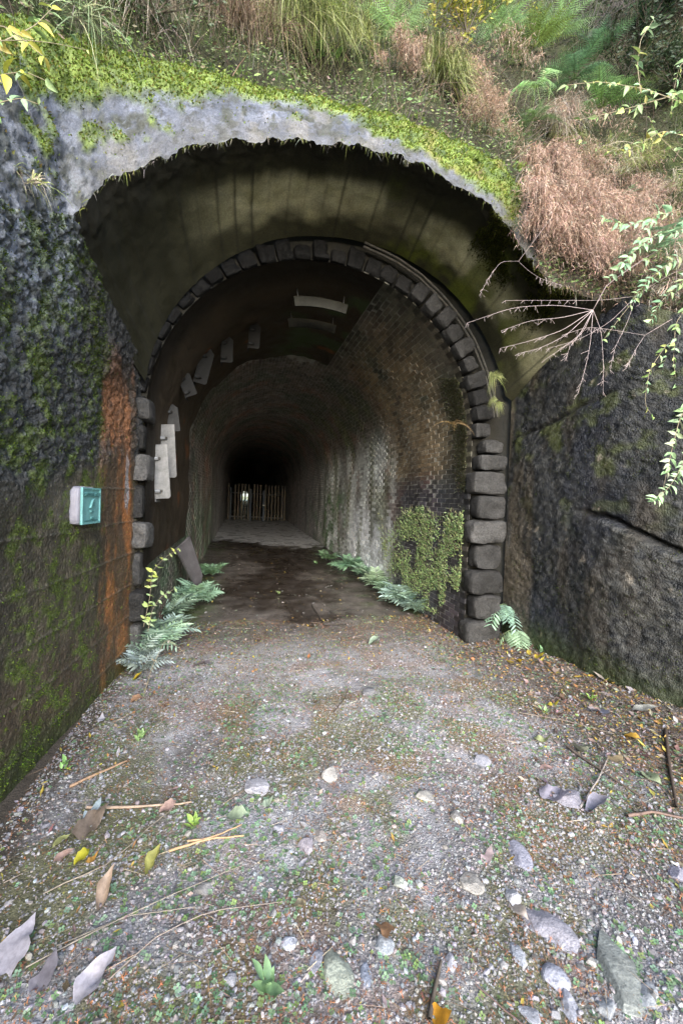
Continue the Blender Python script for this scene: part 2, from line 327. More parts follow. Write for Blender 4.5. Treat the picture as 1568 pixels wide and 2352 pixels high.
Vt = Vt-outw*ss(0, .12, vq)[..., None]*((fbm(Vt, 5, 71)-.5)*.05*(1-vq*.5)+(fbm(Vt, 25, 72)-.5)*.05*(1-ss(.05, .3, vq)))[..., None]-outw*(joint[:, None]*.008*ss(.15, .3, vq))[..., None]
n1 = fbm(Vt*[1, .6, 1], 1.8, 73); n2 = fbm(Vt, 7, 74)
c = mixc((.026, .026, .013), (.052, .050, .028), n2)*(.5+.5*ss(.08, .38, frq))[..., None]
band = ss(.30, .5, vq+.25*(n1-.5))*(1-ss(.62, .86, vq+.3*(n2-.5)))
c = mixc(c, mixc((.26, .25, .12), (.60, .58, .40), n2), band*(.25+.75*ss(.36, .52, n1+.15*ss(.5, .7, frq)))*ss(.15, .42, frq)*(1-.5*ss(.86, .95, frq)))  # pale curved band is sky light put into the concrete colour
c = mixc(c, (.10, .12, .015), ss(.5, .65, fbm(Vt, 2.5, 75))*ss(.45, .6, frq)*(1-ss(.85, .95, frq))*.75)
c = mixc(c, (.02, .02, .014), np.broadcast_to(joint[:, None], vq.shape)*.7*ss(.15, .3, vq))
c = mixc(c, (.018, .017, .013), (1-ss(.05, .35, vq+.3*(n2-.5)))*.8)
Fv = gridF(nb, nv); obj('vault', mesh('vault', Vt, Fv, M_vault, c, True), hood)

# ---- left retaining wall
yy = np.r_[np.linspace(-2.5, 1.2, 30), np.linspace(1.22, YP+.03, 300)]; nz = 280
def ztopL(y): return np.where(y < 2.97, zE(y)+.04, 3.38-(y-2.97)*(.5/1.33))
zz = np.linspace(-.08, 1, nz)[None]*1.0
Y2 = np.broadcast_to(yy[:, None], (len(yy), nz)); Z2 = -.1+(ztopL(Y2)+.1)*np.linspace(0, 1, nz)[None]
W = np.stack([XLf(Y2), Y2, Z2], -1)
upper = ss(1.75, 2.0, Z2+.25*(fbm(W, 2, 80)-.5)+.25*ss(3.6, 2.6, Y2))
near_ring = ss(3.45, 3.6, Y2+.12*(fbm(W, 2, 88)-.5))
boards = 0
for zb in (1.66, 1.36, 1.06, .76, .46, .17): boards = boards+np.exp(-((Z2-zb-.012*np.sin(Y2*1.7))/.006)**2)
boards = boards*(1-upper)*ss(.35, .6, fbm(W*[1, .5, 1], 2, 81)+.15)
cel = cells(W, 30, 5)
d = (fbm(W, 2.2, 82)-.5)*(.05+.05*upper)+(fbm(W, 12, 83)-.5)*(.012+.02*upper)+upper*(1-near_ring*.7)*(.5-cel)*.032+upper*(cells(W, 15, 6)*-.03+.012)+upper*(fbm(W, 55, 189)-.5)*.02+boards*.012+(fbm(W, 45, 84)-.5)*.010
d = d+near_ring*upper*.02+ss(2.3, 3.3, Z2)*.0
W[..., 0] += d
n1 = fbm(W, 1.5, 85); n2 = fbm(W, 6, 86); n3 = fbm(W, 20, 87); stk = fbm(W*[1, 1, .18], 7, 89)
c = mixc((.045, .040, .028), (.115, .098, .066), ss(.35, .65, n2*.5+stk*.5))
c = mixc(c, mixc((.035, .04, .045), (.20, .21, .24), ss(.25, .05, cel)*ss(.35, .6, n3)), upper*.85)
c = mixc(c, mixc((.04, .045, .04), (.24, .26, .31), ss(.40, .58, n3*.6+fbm(W, 40, 187)*.4)), upper*ss(2.35, 2.9, Z2+.6*(n1-.5)+.25*ss(3.0, 1.8, Y2))*.92*(1-ss(2.95, 3.15, Y2)))  # grey upper concrete, its colour also lightened as if lit by the sky
mo = ss(.47, .62, n2*.5+n3*.5+.10*(1-ss(1.2, 2.2, Y2)))*(1-near_ring)
c = mixc(c, mixc((.04, .06, .016), (.12, .165, .035), ss(.4, .65, n3)), mo*.7)
rust = ss(3.4, 3.65, Y2+.35*(stk-.5))*(1-ss(4.12, 4.2, Y2))*(1-ss(2.6, 2.9, Z2))*(1-.4*ss(1.7, 2.0, Z2))
c = mixc(c, mixc((.10, .062, .034), (.40, .15, .04), ss(.40, .58, stk*.7+n2*.3)), rust*.85)
c = mixc(c, (.34, .33, .34), rust*ss(.63, .7, stk)*ss(.8, 1.4, Z2)*(1-ss(2.0, 2.3, Z2)))
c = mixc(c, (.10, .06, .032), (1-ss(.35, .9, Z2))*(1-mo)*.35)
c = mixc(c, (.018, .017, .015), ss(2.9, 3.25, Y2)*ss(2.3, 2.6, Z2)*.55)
c = mixc(c, (.16, .15, .12), np.clip(boards, 0, 1)*.5)
c = mixc(c, (.035, .055, .012), (1-ss(.1, .45, Z2+.3*(n1-.5)+.15*ss(1.5, 3, Y2)))*.8)
WL = W; WLn = np.array([1.0, 0, 0])
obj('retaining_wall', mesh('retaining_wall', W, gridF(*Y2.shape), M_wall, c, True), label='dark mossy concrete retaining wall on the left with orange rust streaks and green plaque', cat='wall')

# ---- right rock wall
base = np.array([(3.13, YP+.03), (3.19, 3.8), (3.30, 3.15)]+[(a, b) for a, b in WR]); bl = resample(base, 330); bl = smooth_pts(bl, 10)
tl = np.linspace(0, 1, nz)[None]; ztr = np.interp(bl[:, 1], [-3, 2.5, 2.9, 3.1, YP], [3.1, 3.16, 3.45, 3.66, 3.0])
Z2 = -.1+(ztr[:, None]+.1)*tl; X2 = bl[:, :1]+.10*np.maximum(Z2, 0)*ss(3.1, 2.2, bl[:, 1:2]); Y2 = np.broadcast_to(bl[:, 1:2], Z2.shape)
W = np.stack([X2, Y2, Z2], -1)
# long crack with a ledge below it, running down to the near side
cz = 1.62-.35*(3.3-Y2)/1.0; cz = np.where(Y2 < 3.3, 1.62-.42*(3.3-Y2), 1.62)+.10*(fbm(W*[0, 1, 0], 3, 90)-.5)
crack = np.exp(-((Z2-cz)/.022)**2)*ss(3.45, 3.2, Y2)
ledge = ss(0, .06, cz-Z2)*ss(3.5, 2.9, Y2)*.07
crack2 = np.exp(-((Z2-(2.72-.25*(Y2-3.15)+.08*(fbm(W*[0, 1, 0], 5, 91)-.5)))/.02)**2)*ss(3.0, 3.2, Y2)
d = (fbm(W, 1.6, 92)-.5)*.11+(fbm(W, 7, 93)-.5)*.024+(fbm(W, 28, 94)-.5)*.030+(fbm(W, 60, 194)-.5)*.018+ledge-crack*.07-crack2*.04+(.5-cells(W, 30, 9))*.014
W[..., 0] -= d*ss(4.35, 4.1, Y2)
n1 = fbm(W, 1.5, 95); n2 = fbm(W, 6, 96); n3 = fbm(W, 22, 97); stk = fbm(W*[1, 1, .2], 6, 98)
c = mixc((.012, .014, .017), (.048, .049, .047), ss(.35, .70, n3))
c = mixc(c, (.055, .045, .033), ss(.5, .65, stk)*.6)
c = mixc(c, (.014, .017, .027), ss(.48, .60, fbm(W*[1, 1, .3], 2.2, 99))*.75)
c = mixc(c, (.07, .085, .02), ss(.55, .68, n2)*.6*ss(1.2, 2, Z2))
c = mixc(c, (.28, .24, .19), ss(.66, .72, n2*.4+fbm(W*[1, 1, .5], 16, 100)*.6)*.8)
c = mixc(c, (.10, .10, .09), ledge/.07*ss(.3, .6, n3)*.45)
c = mixc(c, (.055, .08, .02), (1-ss(.05, .45, Z2+.3*(n1-.5)))*.7)
c = mixc(c, (.012, .012, .012), np.clip(crack+crack2, 0, 1)*.8)
c = mixc(c, (.12, .10, .07), ss(3.85, 4.0, Y2)*ss(.4, .6, stk)*.5)
WRg = W
obj('rock_wall', mesh('rock_wall', W, gridF(*Y2.shape), M_rock, c, True), label='wet dark rock face on the right with a long slanting crack', cat='rock wall')

# ---- hillside above
prof = [(0, -.12), (.12, .06), (.45, .55), (.9, 1.35), (1.6, 3.0), (2.6, 5.2), (4, 8.5), (6.5, 14), (12, 20), (30, 26)]
hr = resample(np.array([(a, 0, b) for a, b in prof]), 150); u_ = tt[::3]; Tl = Td[::3]
ang = np.interp(u_, [0, dE[NL]*.9, dE[NL+5], dE[NL+12], dE[NR0-1], 1], [R(178), R(160), R(108), R(88), R(38), R(5)])
dirv = np.stack([np.cos(ang), np.sin(ang), ang*0], -1)
wl = ss(.72, .9, (u_-u0)/(u1-u0))[:, None]*1.0
sx = hr[None, :, 0]*(1+.6*wl); H = Tl[:, None]+dirv[:, None]*sx[..., None]; H[..., 2] += hr[None, :, 2]*(1-.1*wl)
H[..., 2] += (wl*ss(.6, 3, sx)*2.5*ss(.7, 2.2, hr[None, :, 0]))
nh = gnormals(H); nh *= np.sign((nh*np.array([0, -1, 1])).sum(-1, keepdims=True)); amp = ss(.0, .5, hr[:, 0])[None]
H = H+nh*(((fbm(H, .9, 110)-.5)*.5+(fbm(H, 4, 111)-.5)*.18)*amp)[..., None]
c = mixc((.03, .03, .018), (.07, .07, .04), fbm(H, 3, 112)); c = mixc(c, (.05, .075, .02), ss(.42, .6, fbm(H, 1.5, 113))*.8)
HILL = H
obj('hillside', mesh('hillside', H, gridF(*H.shape[:2]), M_soil, c, True), kind='structure')
def bvh(P, st=1):
    P = P[::st, ::st]; return BVHTree.FromPolygons([tuple(p) for p in P.reshape(-1, 3)], [tuple(map(int, f)) for f in gridF(*P.shape[:2])])
B_hill = bvh(HILL, 2); B_lip = bvh(Hs, 3); B_left = bvh(WL, 4); B_right = bvh(WRg, 4)
def hit(px, py, trees=None, default=5.0):
    d = ray(px, py); best = None
    for t in (trees or (B_hill, B_lip, B_left, B_right)):
        q, n, i, dist = t.ray_cast(Vector(CAM), Vector(d))
        if q is not None and (best is None or dist < best[2]): best = (np.array(q), np.array(n), dist)
    if best is None: return CAM+d*default, -d
    n = best[1]; n = n if n.dot(d) < 0 else -n
    return best[0], n

# ---- portal face and stone ring
CXT, RT, ZS = .83, 1.77, 2.40                     # tunnel centre, radius, springing height
def prof_pt(s, r=RT):                              # s: arc length from left floor up, over, and down to the right floor (at radius r)
    s = np.asarray(s, float); L1 = ZS; La = math.pi*RT
    a = math.pi-(s-L1)/RT; x = np.where(s < L1, CXT-r, np.where(s > L1+La, CXT+r, CXT+r*np.cos(a))); z = np.where(s < L1, s, np.where(s > L1+La, 2*L1+La-s, ZS+r*np.sin(a)))
    nx_ = np.where(s < L1, -1.0, np.where(s > L1+La, 1.0, np.cos(a))); nz_ = np.where((s < L1) | (s > L1+La), 0, np.sin(a))
    return x, z, nx_, nz_
LTOT = 2*ZS+math.pi*RT
ring = thing('stone_portal', 'old portal ring of rough dark stone blocks where the hood meets the brick tunnel', 'stone arch', (CXT, YP, 0))
ss_ = np.linspace(-.15, LTOT+.15, 260); rr = np.array([RT+.02, RT+.3, RT+.7]); x0, z0, a_, b_ = prof_pt(ss_)
PF = np.stack([np.stack([prof_pt(ss_, r)[0], np.full(260, YP+.10), prof_pt(ss_, r)[1]], -1) for r in rr], 1)
PF[..., 1] += (fbm(PF, 6, 120)-.5)*.04
obj('backing_face', mesh('backing_face', PF-np.array([CXT, YP, 0]), gridF(260, 3), M_vault, mixc((.008, .008, .006), (.02, .018, .013), fbm(PF, 5, 121))), ring)
def rough_block(wx, wy, wz, seed, k=7, amp=.018):
    g = np.linspace(-1, 1, k); V = []; Fc = []; n = 0
    for ax in range(3):
        for sg in (-1, 1):
            a, b = np.meshgrid(g, g, indexing='ij'); P = np.zeros((k, k, 3)); P[..., ax] = sg; P[..., (ax+1) % 3] = a; P[..., (ax+2) % 3] = b*sg
            V.append(P.reshape(-1, 3)); Fc.append(gridF(k, k, n)); n += k*k
    V = np.concatenate(V); m = np.abs(V); r = (m**5).sum(1)**(1/5); V = V/r[:, None]**.8
    V = V*np.array([wx, wy, wz])/2; Q = V+seed*3.7
    V[:, 1] *= 1.0
    V = V+np.sign(V)*((fbm(Q, 9, seed, 3)-.5)*2*amp)[:, None]*[.6, 1.8, .6]
    return V, np.concatenate(Fc)
stone_meshes = {}
def stone(sz, seed):
    k = (round(sz[0], 2), round(sz[2], 2), seed % 5)
    if k not in stone_meshes:
        V, Fc = rough_block(sz[0], sz[1], sz[2], seed % 5+1, 9, .028); stone_meshes[k] = mesh('stone_block', V, Fc, M_stone, smooth=True)
    return stone_meshes[k]
def put_stone(x, z, sz, rot, seed, shade, dy=0):
    o = obj('stone_block', stone(sz, seed), ring); o.location = (x-CXT, dy, z); o.rotation_euler = (random.uniform(-.03, .03), rot, random.uniform(-.04, .04))
    b = shade*random.uniform(.8, 1.25); o.color = (b, b*.98, b*.95, 1)
z = -.02; k = 0
for hgt in (.30, .30, .30, .30, .29, .29, .28, .2, .17):       # right jamb quoins
    wd = (.44, .36)[k % 2] if z < 2.1 else .26
    xo = 3.02; put_stone(xo-wd/2+(.0 if wd > .3 else -.05), z+hgt/2, (wd, .22, hgt-.018), 0, k, .05*random.uniform(.6, 1.5), random.uniform(-.02, .03)); z += hgt; k += 1
z = .05
for hgt in (.33, .33, .36, .30, .36, .30, .28, .26): # left jamb, hard against the concrete
    wd = (.25, .20)[k % 2]; put_stone(-1.13+wd/2, z+hgt/2, (wd, .34, hgt-.04), 0, k, (.025, .05, .13, .03, .09)[k % 5], .04+.03*(k % 2)); z += hgt; k += 1
nvs = 30
for i in range(nvs):
    a = R(180-6)*(1-i/(nvs-1))+R(3); a = R(3)+(math.pi-R(6))*(i/(nvs-1)); long = .25 if i % 2 else .20
    x = CXT+(RT+.01+long/2)*math.cos(a); zc = ZS+.02+(RT+.00+long/2)*math.sin(a)*.995
    hid = ss(R(50), R(75), a); long *= 1-.12*hid
    put_stone(x, zc, (long*random.uniform(.85, 1.05), .24, (math.pi*(RT+.15)/nvs-.012)*random.uniform(.9, 1.0)), -a+random.uniform(-.03, .03), i+7, float((.030*(1-hid)+.004*hid)*random.uniform(.5, 1.6)), float(random.uniform(.02, .06)+.105*hid)); k += 1  # stones at crown and left coloured darker, standing for light falloff
mb = MB(); ta = np.linspace(R(8), R(80), 90)          # thin raised moulding outside the stones
for r0, y0 in ((2.08, -.04), (2.055, -.01)):
    p = np.stack([(r0)*np.cos(ta), np.full(90, y0)+(fbm(np.stack([ta*3, ta*0, ta*0], -1), 2, 4)-.5)*.03, ZS+.0+r0*np.sin(ta)*.985], -1); mb.add(*tube(p, .012, .012, 6), (.06, .055, .045))
obj('arch_moulding', mb.mesh('arch_moulding', M_wall, True), ring)

# ---- brick tunnel
tunnel = thing('brick_tunnel', 'long dark horseshoe tunnel lined with old stained brick', 'tunnel', (CXT, YP, 0))
ORG = np.array([CXT, YP, 0])
ys = np.r_[np.linspace(YP+.02, 30, 260), np.linspace(32, 206, 60)]; sv = np.linspace(-.1, LTOT+.1, 150)
def lining_col(P):
    X, Y, Z = P[..., 0], P[..., 1], P[..., 2]; right = ss(1.2, 2.2, X); left = ss(.2, -.5, X)
    Q = P*np.array([1, 1, .25]); n1 = fbm(P, .9, 130); n2 = fbm(P, 3.5, 131); n3 = fbm(P, 12, 132); st = fbm(Q*[1, 1, 1], 2.6, 133)
    c = mixc((.055, .047, .042), (.13, .105, .085), n2)
    c = mixc(c, (.15, .065, .040), ss(.54, .66, fbm(P, 1.3, 134))*.5)
    c = mixc(c, (.032, .048, .03), ss(.47, .62, fbm(P, 1.7, 135))*.65)
    # orange and pale run-off on the right haunch near the mouth
    c = mixc(c, mixc((.15, .10, .05), (.20, .165, .11), n3), right*ss(4.5, 5.2, Y+.6*(n1-.5))*(1-ss(6.8, 7.6, Y))*ss(1.9, 2.2, Z)*ss(.35, .55, st+.1)*.9)
    c = mixc(c, (.10, .09, .06), right*(1-ss(4.7, 5.4, Y))*ss(.9, 2.0, Z)*.5)
    c = mixc(c, (.035, .038, .055), right*(1-ss(6.2, 7, Y))*(1-ss(1.7, 2.2, Z))*ss(.4, .5, n1+.1)*.75)
    # white efflorescence
    wz = ss(6.5, 7.4, Y+.9*(n2-.5))*(1-ss(12, 17, Y))*right
    c = mixc(c, (.42, .44, .43), wz*(.35+.6*ss(.40, .56, fbm(P*[1, 1, .5], 2.2, 136)))*(1-ss(2.3, 3.3, Z)))
    c = mixc(c, (.55, .57, .60), wz*ss(1.7, 1.1, Z+.8*(n2-.5))*(1-ss(9.0, 10.5, Y))*.85)
    c = mixc(c, (.07, .08, .035), wz*ss(.55, .65, st)*.7)
    c = mixc(c, (.045, .10, .03), right*ss(9.5, 11, Y)*(1-ss(16, 18, Y))*ss(.5, .62, n2)*(1-ss(1.6, 2.2, Z))*.8)
    c = mixc(c, (.05, .085, .045), left*(1-ss(1.0, 2.3, Z))*ss(.42, .6, n2)*.7)
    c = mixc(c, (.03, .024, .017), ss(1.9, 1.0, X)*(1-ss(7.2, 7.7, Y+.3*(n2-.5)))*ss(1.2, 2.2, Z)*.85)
    c = mixc(c, (.28, .28, .29), ss(12, 17, Y)*.6*ss(4.0, 2.5, Z))
    c = mixc(c, (.02, .018, .016), ss(.58, .66, st)*.5*(1-wz))
    return c*(1.3+1.3*ss(6, 13, Y))[..., None]  # lining colour raised with depth, brightening the dim bore in place of light
S2, Y2 = np.meshgrid(sv, ys, indexing='ij'); x_, z_, nx_, nz_ = prof_pt(S2)
wob = (fbm(np.stack([x_, Y2*.8, z_], -1), .9, 137)-.5)*.10*ss(4.5, 5.5, Y2)
x_ = x_+nx_*(wob+.0068); z_ = z_+nz_*(wob+.0068)+zfloor(0, Y2); P = np.stack([x_, Y2, z_], -1)
# brick pattern material for the far stretch
def brick_mat():
    m = material('far_brick', fine=((6, .4), (60, .4)), rough=(.4, .85)); N = m.node_tree.nodes; L = m.node_tree.links; b = N['Principled BSDF']
    uvn = N.new('ShaderNodeUVMap'); bt = N.new('ShaderNodeTexBrick'); L.new(uvn.outputs[0], bt.inputs['Vector']); bt.inputs['Scale'].default_value = 1
    bt.inputs['Brick Width'].default_value = .225; bt.inputs['Row Height'].default_value = .063; bt.inputs['Mortar Size'].default_value = .008
    bt.inputs['Color1'].default_value = (.8, .8, .8, 1); bt.inputs['Color2'].default_value = (1.25, 1.2, 1.15, 1); bt.inputs['Mortar'].default_value = (.45, .45, .45, 1)
    old = b.inputs['Base Color'].links[0].from_socket; mx = N.new('ShaderNodeVectorMath'); mx.operation = 'MULTIPLY'; L.new(old, mx.inputs[0]); L.new(bt.outputs['Color'], mx.inputs[1]); L.new(mx.outputs[0], b.inputs['Base Color'])
    bp = N.new('ShaderNodeBump'); bp.inputs['Distance'].default_value = .01; bp.invert = True; L.new(bt.outputs['Fac'], bp.inputs['Height']); L.new(bp.outputs[0], b.inputs['Normal']); return m
M_far = brick_mat()
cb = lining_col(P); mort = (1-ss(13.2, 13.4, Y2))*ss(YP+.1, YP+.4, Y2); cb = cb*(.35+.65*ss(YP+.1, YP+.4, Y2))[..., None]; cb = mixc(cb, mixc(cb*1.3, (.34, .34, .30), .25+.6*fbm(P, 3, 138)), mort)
Fb = gridF(len(sv), len(ys))
nearm = (Y2[:-1, :-1].reshape(-1) < 13.3)
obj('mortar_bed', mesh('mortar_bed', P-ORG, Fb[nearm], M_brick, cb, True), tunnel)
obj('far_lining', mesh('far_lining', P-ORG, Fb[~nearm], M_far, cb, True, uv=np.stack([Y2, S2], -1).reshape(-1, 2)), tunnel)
# bricks, laid in courses along the axis
BL, BH = .225, .063
ncr = int(LTOT/BH); rows = []
for r_ in range(ncr):
    s_ = (r_+.5)*LTOT/ncr; off = (r_ % 2)*BL/2; ycs = np.arange(YP+.15+off, 13.2, BL); rows.append(np.stack([np.full(len(ycs), s_), ycs], -1))
br = np.concatenate(rows); br = br+RNG.normal(0, .002, br.shape); bx, bz, bnx, bnz = prof_pt(br[:, 0])
wb = (fbm(np.stack([bx, br[:, 1]*.8, bz], -1), .9, 137)-.5)*.10*ss(4.5, 5.5, br[:, 1])
proud = RNG.uniform(-.0012, .0008, len(br)); bx = bx+bnx*(wb+.0+proud); bz = bz+bnz*(wb+proud)+zfloor(0, br[:, 1])
pos = np.stack([bx, br[:, 1], bz], -1)
render_zone = (pos[:, 0] < 1.2+.2*(vnoise(pos, 3, 9)-.5)*2) & (pos[:, 1] < 7.5+.5*(vnoise(pos, 2, 8)-.5)) & (pos[:, 2] > .9+.5*vnoise(pos, 2, 7))
rot = np.zeros((len(br), 3, 3)); rot[:, :, 0] = np.stack([bnx, bnx*0, bnz], -1); rot[:, 1, 1] = 1; rot[:, :, 2] = np.stack([-bnz, bnx*0, bnx], -1)
bc = lining_col(pos)*np.clip(RNG.normal(1, .15, (len(br), 1)), .5, 1.7)
tb = box((.004, -BL/2+.004, -BH/2+.0035), (.03, BL/2-.004, BH/2-.0035)); tb[:4, 1:] *= .97
vis = ~render_zone; pos, rot, bc = pos[vis], rot[vis], bc[vis]
px = np.array([px_of(p) for p in pos]); dist = np.linalg.norm(pos-CAM, axis=1)
inn = (pos[:, 0] > 1.9) & (pos[:, 2] > .3) & (px[:, 0] > 0)
order = np.argsort(np.where(inn, dist, 99))[:300]; mask = np.zeros(len(pos), bool); mask[order] = True
bm_ = mesh('brick', tb, BOXF, M_brickp)
for i in order:
    M = Matrix([[*rot[i, 0], pos[i, 0]-ORG[0]], [*rot[i, 1], pos[i, 1]-ORG[1]], [*rot[i, 2], pos[i, 2]-ORG[2]], [0, 0, 0, 1]])
    o = obj('brick', bm_, tunnel, M=M); o.color = (*[float(v) for v in bc[i]], 1)
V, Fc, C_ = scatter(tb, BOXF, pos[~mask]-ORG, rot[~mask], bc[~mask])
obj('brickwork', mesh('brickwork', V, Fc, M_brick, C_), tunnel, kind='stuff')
# smooth brown render over the first metres of the vault
sv2 = np.linspace(.9, LTOT*.56, 130); ys2 = np.linspace(YP+.0, 7.6, 120); S2, Y2 = np.meshgrid(sv2, ys2, indexing='ij')
yedge = 7.5+.35*(fbm(np.stack([S2, S2*0, S2*0], -1), 2, 150)-.5)*2; Y2 = YP+(Y2-YP)*(yedge-YP)/3.3
x_, z_, nx_, nz_ = prof_pt(S2); wb = (fbm(np.stack([x_, Y2*.8, z_], -1), .9, 137)-.5)*.10*ss(4.5, 5.5, Y2)-.012
P = np.stack([x_+nx_*wb, Y2, z_+nz_*wb+zfloor(0, Y2)], -1); n2 = fbm(P, 3, 151)
c = mixc((.028, .021, .013), (.062, .045, .028), n2); c = mixc(c, (.05, .075, .03), ss(.5, .62, fbm(P, 2, 152))*ss(.2, .8, x_)*.8); c = mixc(c, (.12, .05, .02), ss(.68, .74, fbm(P, 2.5, 155)))
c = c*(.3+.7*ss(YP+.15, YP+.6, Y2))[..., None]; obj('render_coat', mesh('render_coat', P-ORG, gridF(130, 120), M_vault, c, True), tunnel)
print('setting done')
# ================================================================== OBJECTS
B_tun = BVHTree.FromPolygons([tuple(p) for p in np.stack([prof_pt(np.linspace(0, LTOT, 80)[:, None]+0*np.linspace(4.4, 30, 40)[None])[0], np.broadcast_to(np.linspace(4.4, 30, 40)[None], (80, 40)), prof_pt(np.linspace(0, LTOT, 80)[:, None]+0*np.linspace(4.4, 30, 40)[None])[1]], -1).reshape(-1, 3)], [tuple(map(int, f)) for f in gridF(80, 40)])
def gp(px, py, dz=0.0):
    p = at_z(px, py, 0.0)
    for _ in range(3): p = at_z(px, py, float(zground(p[0], p[1])))
    p[2] += dz; return p
def depth(p): return float((np.asarray(p)-CAM).dot(_f))
def sample_grid(P, N, wt=None):
    a = P[1:, :-1]-P[:-1, :-1]; b = P[:-1, 1:]-P[:-1, :-1]; n = np.cross(a, b); A = np.linalg.norm(n, axis=-1); n = n/np.maximum(A[..., None], 1e-12)
    w_ = A.copy()
    if wt is not None: w_ = w_*wt[:-1, :-1]
    w_ = w_.ravel()/w_.sum(); k = RNG.choice(len(w_), N, p=w_); f1 = RNG.random((N, 1)); f2 = RNG.random((N, 1))
    return P[:-1, :-1].reshape(-1, 3)[k]+a.reshape(-1, 3)[k]*f1+b.reshape(-1, 3)[k]*f2, n.reshape(-1, 3)[k]
def unit(v): return v/np.maximum(np.linalg.norm(v, axis=-1, keepdims=True), 1e-9)
def ico():
    b = bmesh.new(); bmesh.ops.create_icosphere(b, subdivisions=1, radius=1); V = np.array([v.co[:] for v in b.verts]); Fc = np.array([[v.index for v in f.verts] for f in b.faces]); b.free(); return V, Fc
ICV, ICF = ico()
def ico3():
    b = bmesh.new(); bmesh.ops.create_icosphere(b, subdivisions=4, radius=1); V = np.array([v.co[:] for v in b.verts]); Fc = np.array([[v.index for v in f.verts] for f in b.faces]); b.free(); return V, Fc
I3V, I3F = ico3()
def ico2():
    b = bmesh.new(); bmesh.ops.create_icosphere(b, subdivisions=2, radius=1); V = np.array([v.co[:] for v in b.verts]); Fc = np.array([[v.index for v in f.verts] for f in b.faces]); b.free(); return V, Fc
I2V, I2F = ico2()
def rock_shape(V, seed, cuts=14, lo=.55, hi=.92):
    rs = np.random.default_rng(seed); V = V.copy()
    for k in range(cuts):
        n = rs.normal(0, 1, 3); n /= np.linalg.norm(n); d = rs.uniform(lo, hi); t = V@n-d; V = V-np.maximum(t, 0)[:, None]*n*.96
    return V/np.abs(V).max(0)
# template leaves (lie in XY, along +X, from 0 to 1)
def leaf_tmpl(w=.42, seg=4, curl=.15, fold=.12, tipw=0.0):
    t = np.linspace(0, 1, seg+1); h = w/2*np.sin(np.pi*np.clip(t, 0.0, 1)**.8)*(1-.15*t)+tipw; h[0] = .01; h[-1] = .004
    V = []
    for ti, hi in zip(t, h): V += [(ti, -hi, curl*ti*ti+fold*hi*2), (ti, 0, curl*ti*ti), (ti, hi, curl*ti*ti+fold*hi*2)]
    return np.array(V), gridF(seg+1, 3)
LT, LF = leaf_tmpl(.5, 3, .12, .15)
LS = np.array([(0, 0, 0), (.45, -.24, .05), (.5, 0, .0), (.45, .24, .05), (1, 0, .1)]); LSF = np.array([[0, 1, 2], [0, 2, 3], [1, 4, 2], [2, 4, 3]])
LT2, LF2 = leaf_tmpl(.42, 7, .28, .25)
def blades(root, dirn, L, droop, wid, col, seg=6, tipc=None):
    """curved grass blades: root (N,3), unit dir (N,3), L, droop, wid (N,)"""
    N = len(root); t = np.linspace(0, 1, seg+1)[None, :, None]; g = np.array([0, 0, -1.0])
    C_ = root[:, None]+dirn[:, None]*(L[:, None, None]*(t-.25*t*t*droop[:, None, None]))+g*(L*droop)[:, None, None]*t*t*.75
    side = unit(np.cross(dirn, RNG.normal(0, 1, (N, 3))))
    ww = wid[:, None, None]*(1-t**1.5*.9)
    V = np.stack([C_-side[:, None]*ww, C_+side[:, None]*ww], 2)          # N,seg+1,2,3
    F0 = gridF(seg+1, 2); Fc = (F0[None]+(np.arange(N)*(seg+1)*2)[:, None, None]).reshape(-1, 4)
    cc = np.repeat(col[:, None], seg+1, 1)
    if tipc is not None: cc = cc*(1-t*.6)+tipc[:, None]*t*.6
    return V.reshape(-1, 3), Fc, np.repeat(cc, 2, axis=1).reshape(-1, 3)

# ---------------------------------------------------------------- ground cover
def inpath(P): return (P[:, 0] > -1.08) & (P[:, 0] < np.interp(P[:, 1], [0, 2.5, 4.3], [4.2, 3.42, 3.1])) & (P[:, 1] < 5.6) | (P[:, 1] >= 4.3) & (P[:, 0] > -.93) & (P[:, 0] < 2.58)
def gsample(N, y0=.95, y1=5.4, near=1.0):
    Y = y0+(y1-y0)*RNG.random(N)**near; X = RNG.uniform(-1.1, 4.4, N); P = np.stack([X, Y, X*0], -1); m = inpath(P) & (abs(X-Y*.25) < Y*1.15+.7); P = P[m]; P[:, 2] = zground(P[:, 0], P[:, 1]); return P
P = gsample(165000, near=1.35); keep = RNG.random(len(P)) < (.45+.55*ss(.35, .6, fbm(P, 2.2, 201)))*(1-.85*ss(4.0, 4.9, P[:, 1]))*(1-.55*ss(1.9, 3.2, P[:, 0])); P = P[keep]
N = len(P); r = np.exp(RNG.normal(math.log(.0040), .45, N)); r = np.clip(r, .002, .02)*(1-.2*ss(2.5, 4, P[:, 1]))
M = rotm(N, .5)*(r[:, None, None]*RNG.uniform(.6, 1.3, (N, 1, 3))); M[:, 2, :] *= .7
P[:, 2] += r*.15
cp = pick([(.29, .285, .29), (.33, .33, .35), (.25, .25, .26), (.30, .285, .27), (.20, .20, .21), (.27, .245, .23), (.15, .145, .15), (.26, .26, .275)], N, .12)
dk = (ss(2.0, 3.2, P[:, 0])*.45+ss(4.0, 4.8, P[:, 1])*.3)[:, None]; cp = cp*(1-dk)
OV = np.array([(1, 0, 0), (-1, 0, 0), (0, 1, 0), (0, -1, 0), (0, 0, 1), (0, 0, -1.)])*1.15; OF = np.array([[0, 2, 4], [2, 1, 4], [1, 3, 4], [3, 0, 4], [2, 0, 5], [1, 2, 5], [3, 1, 5], [0, 3, 5]])
VV = []; FF = []; CC = []; off = 0
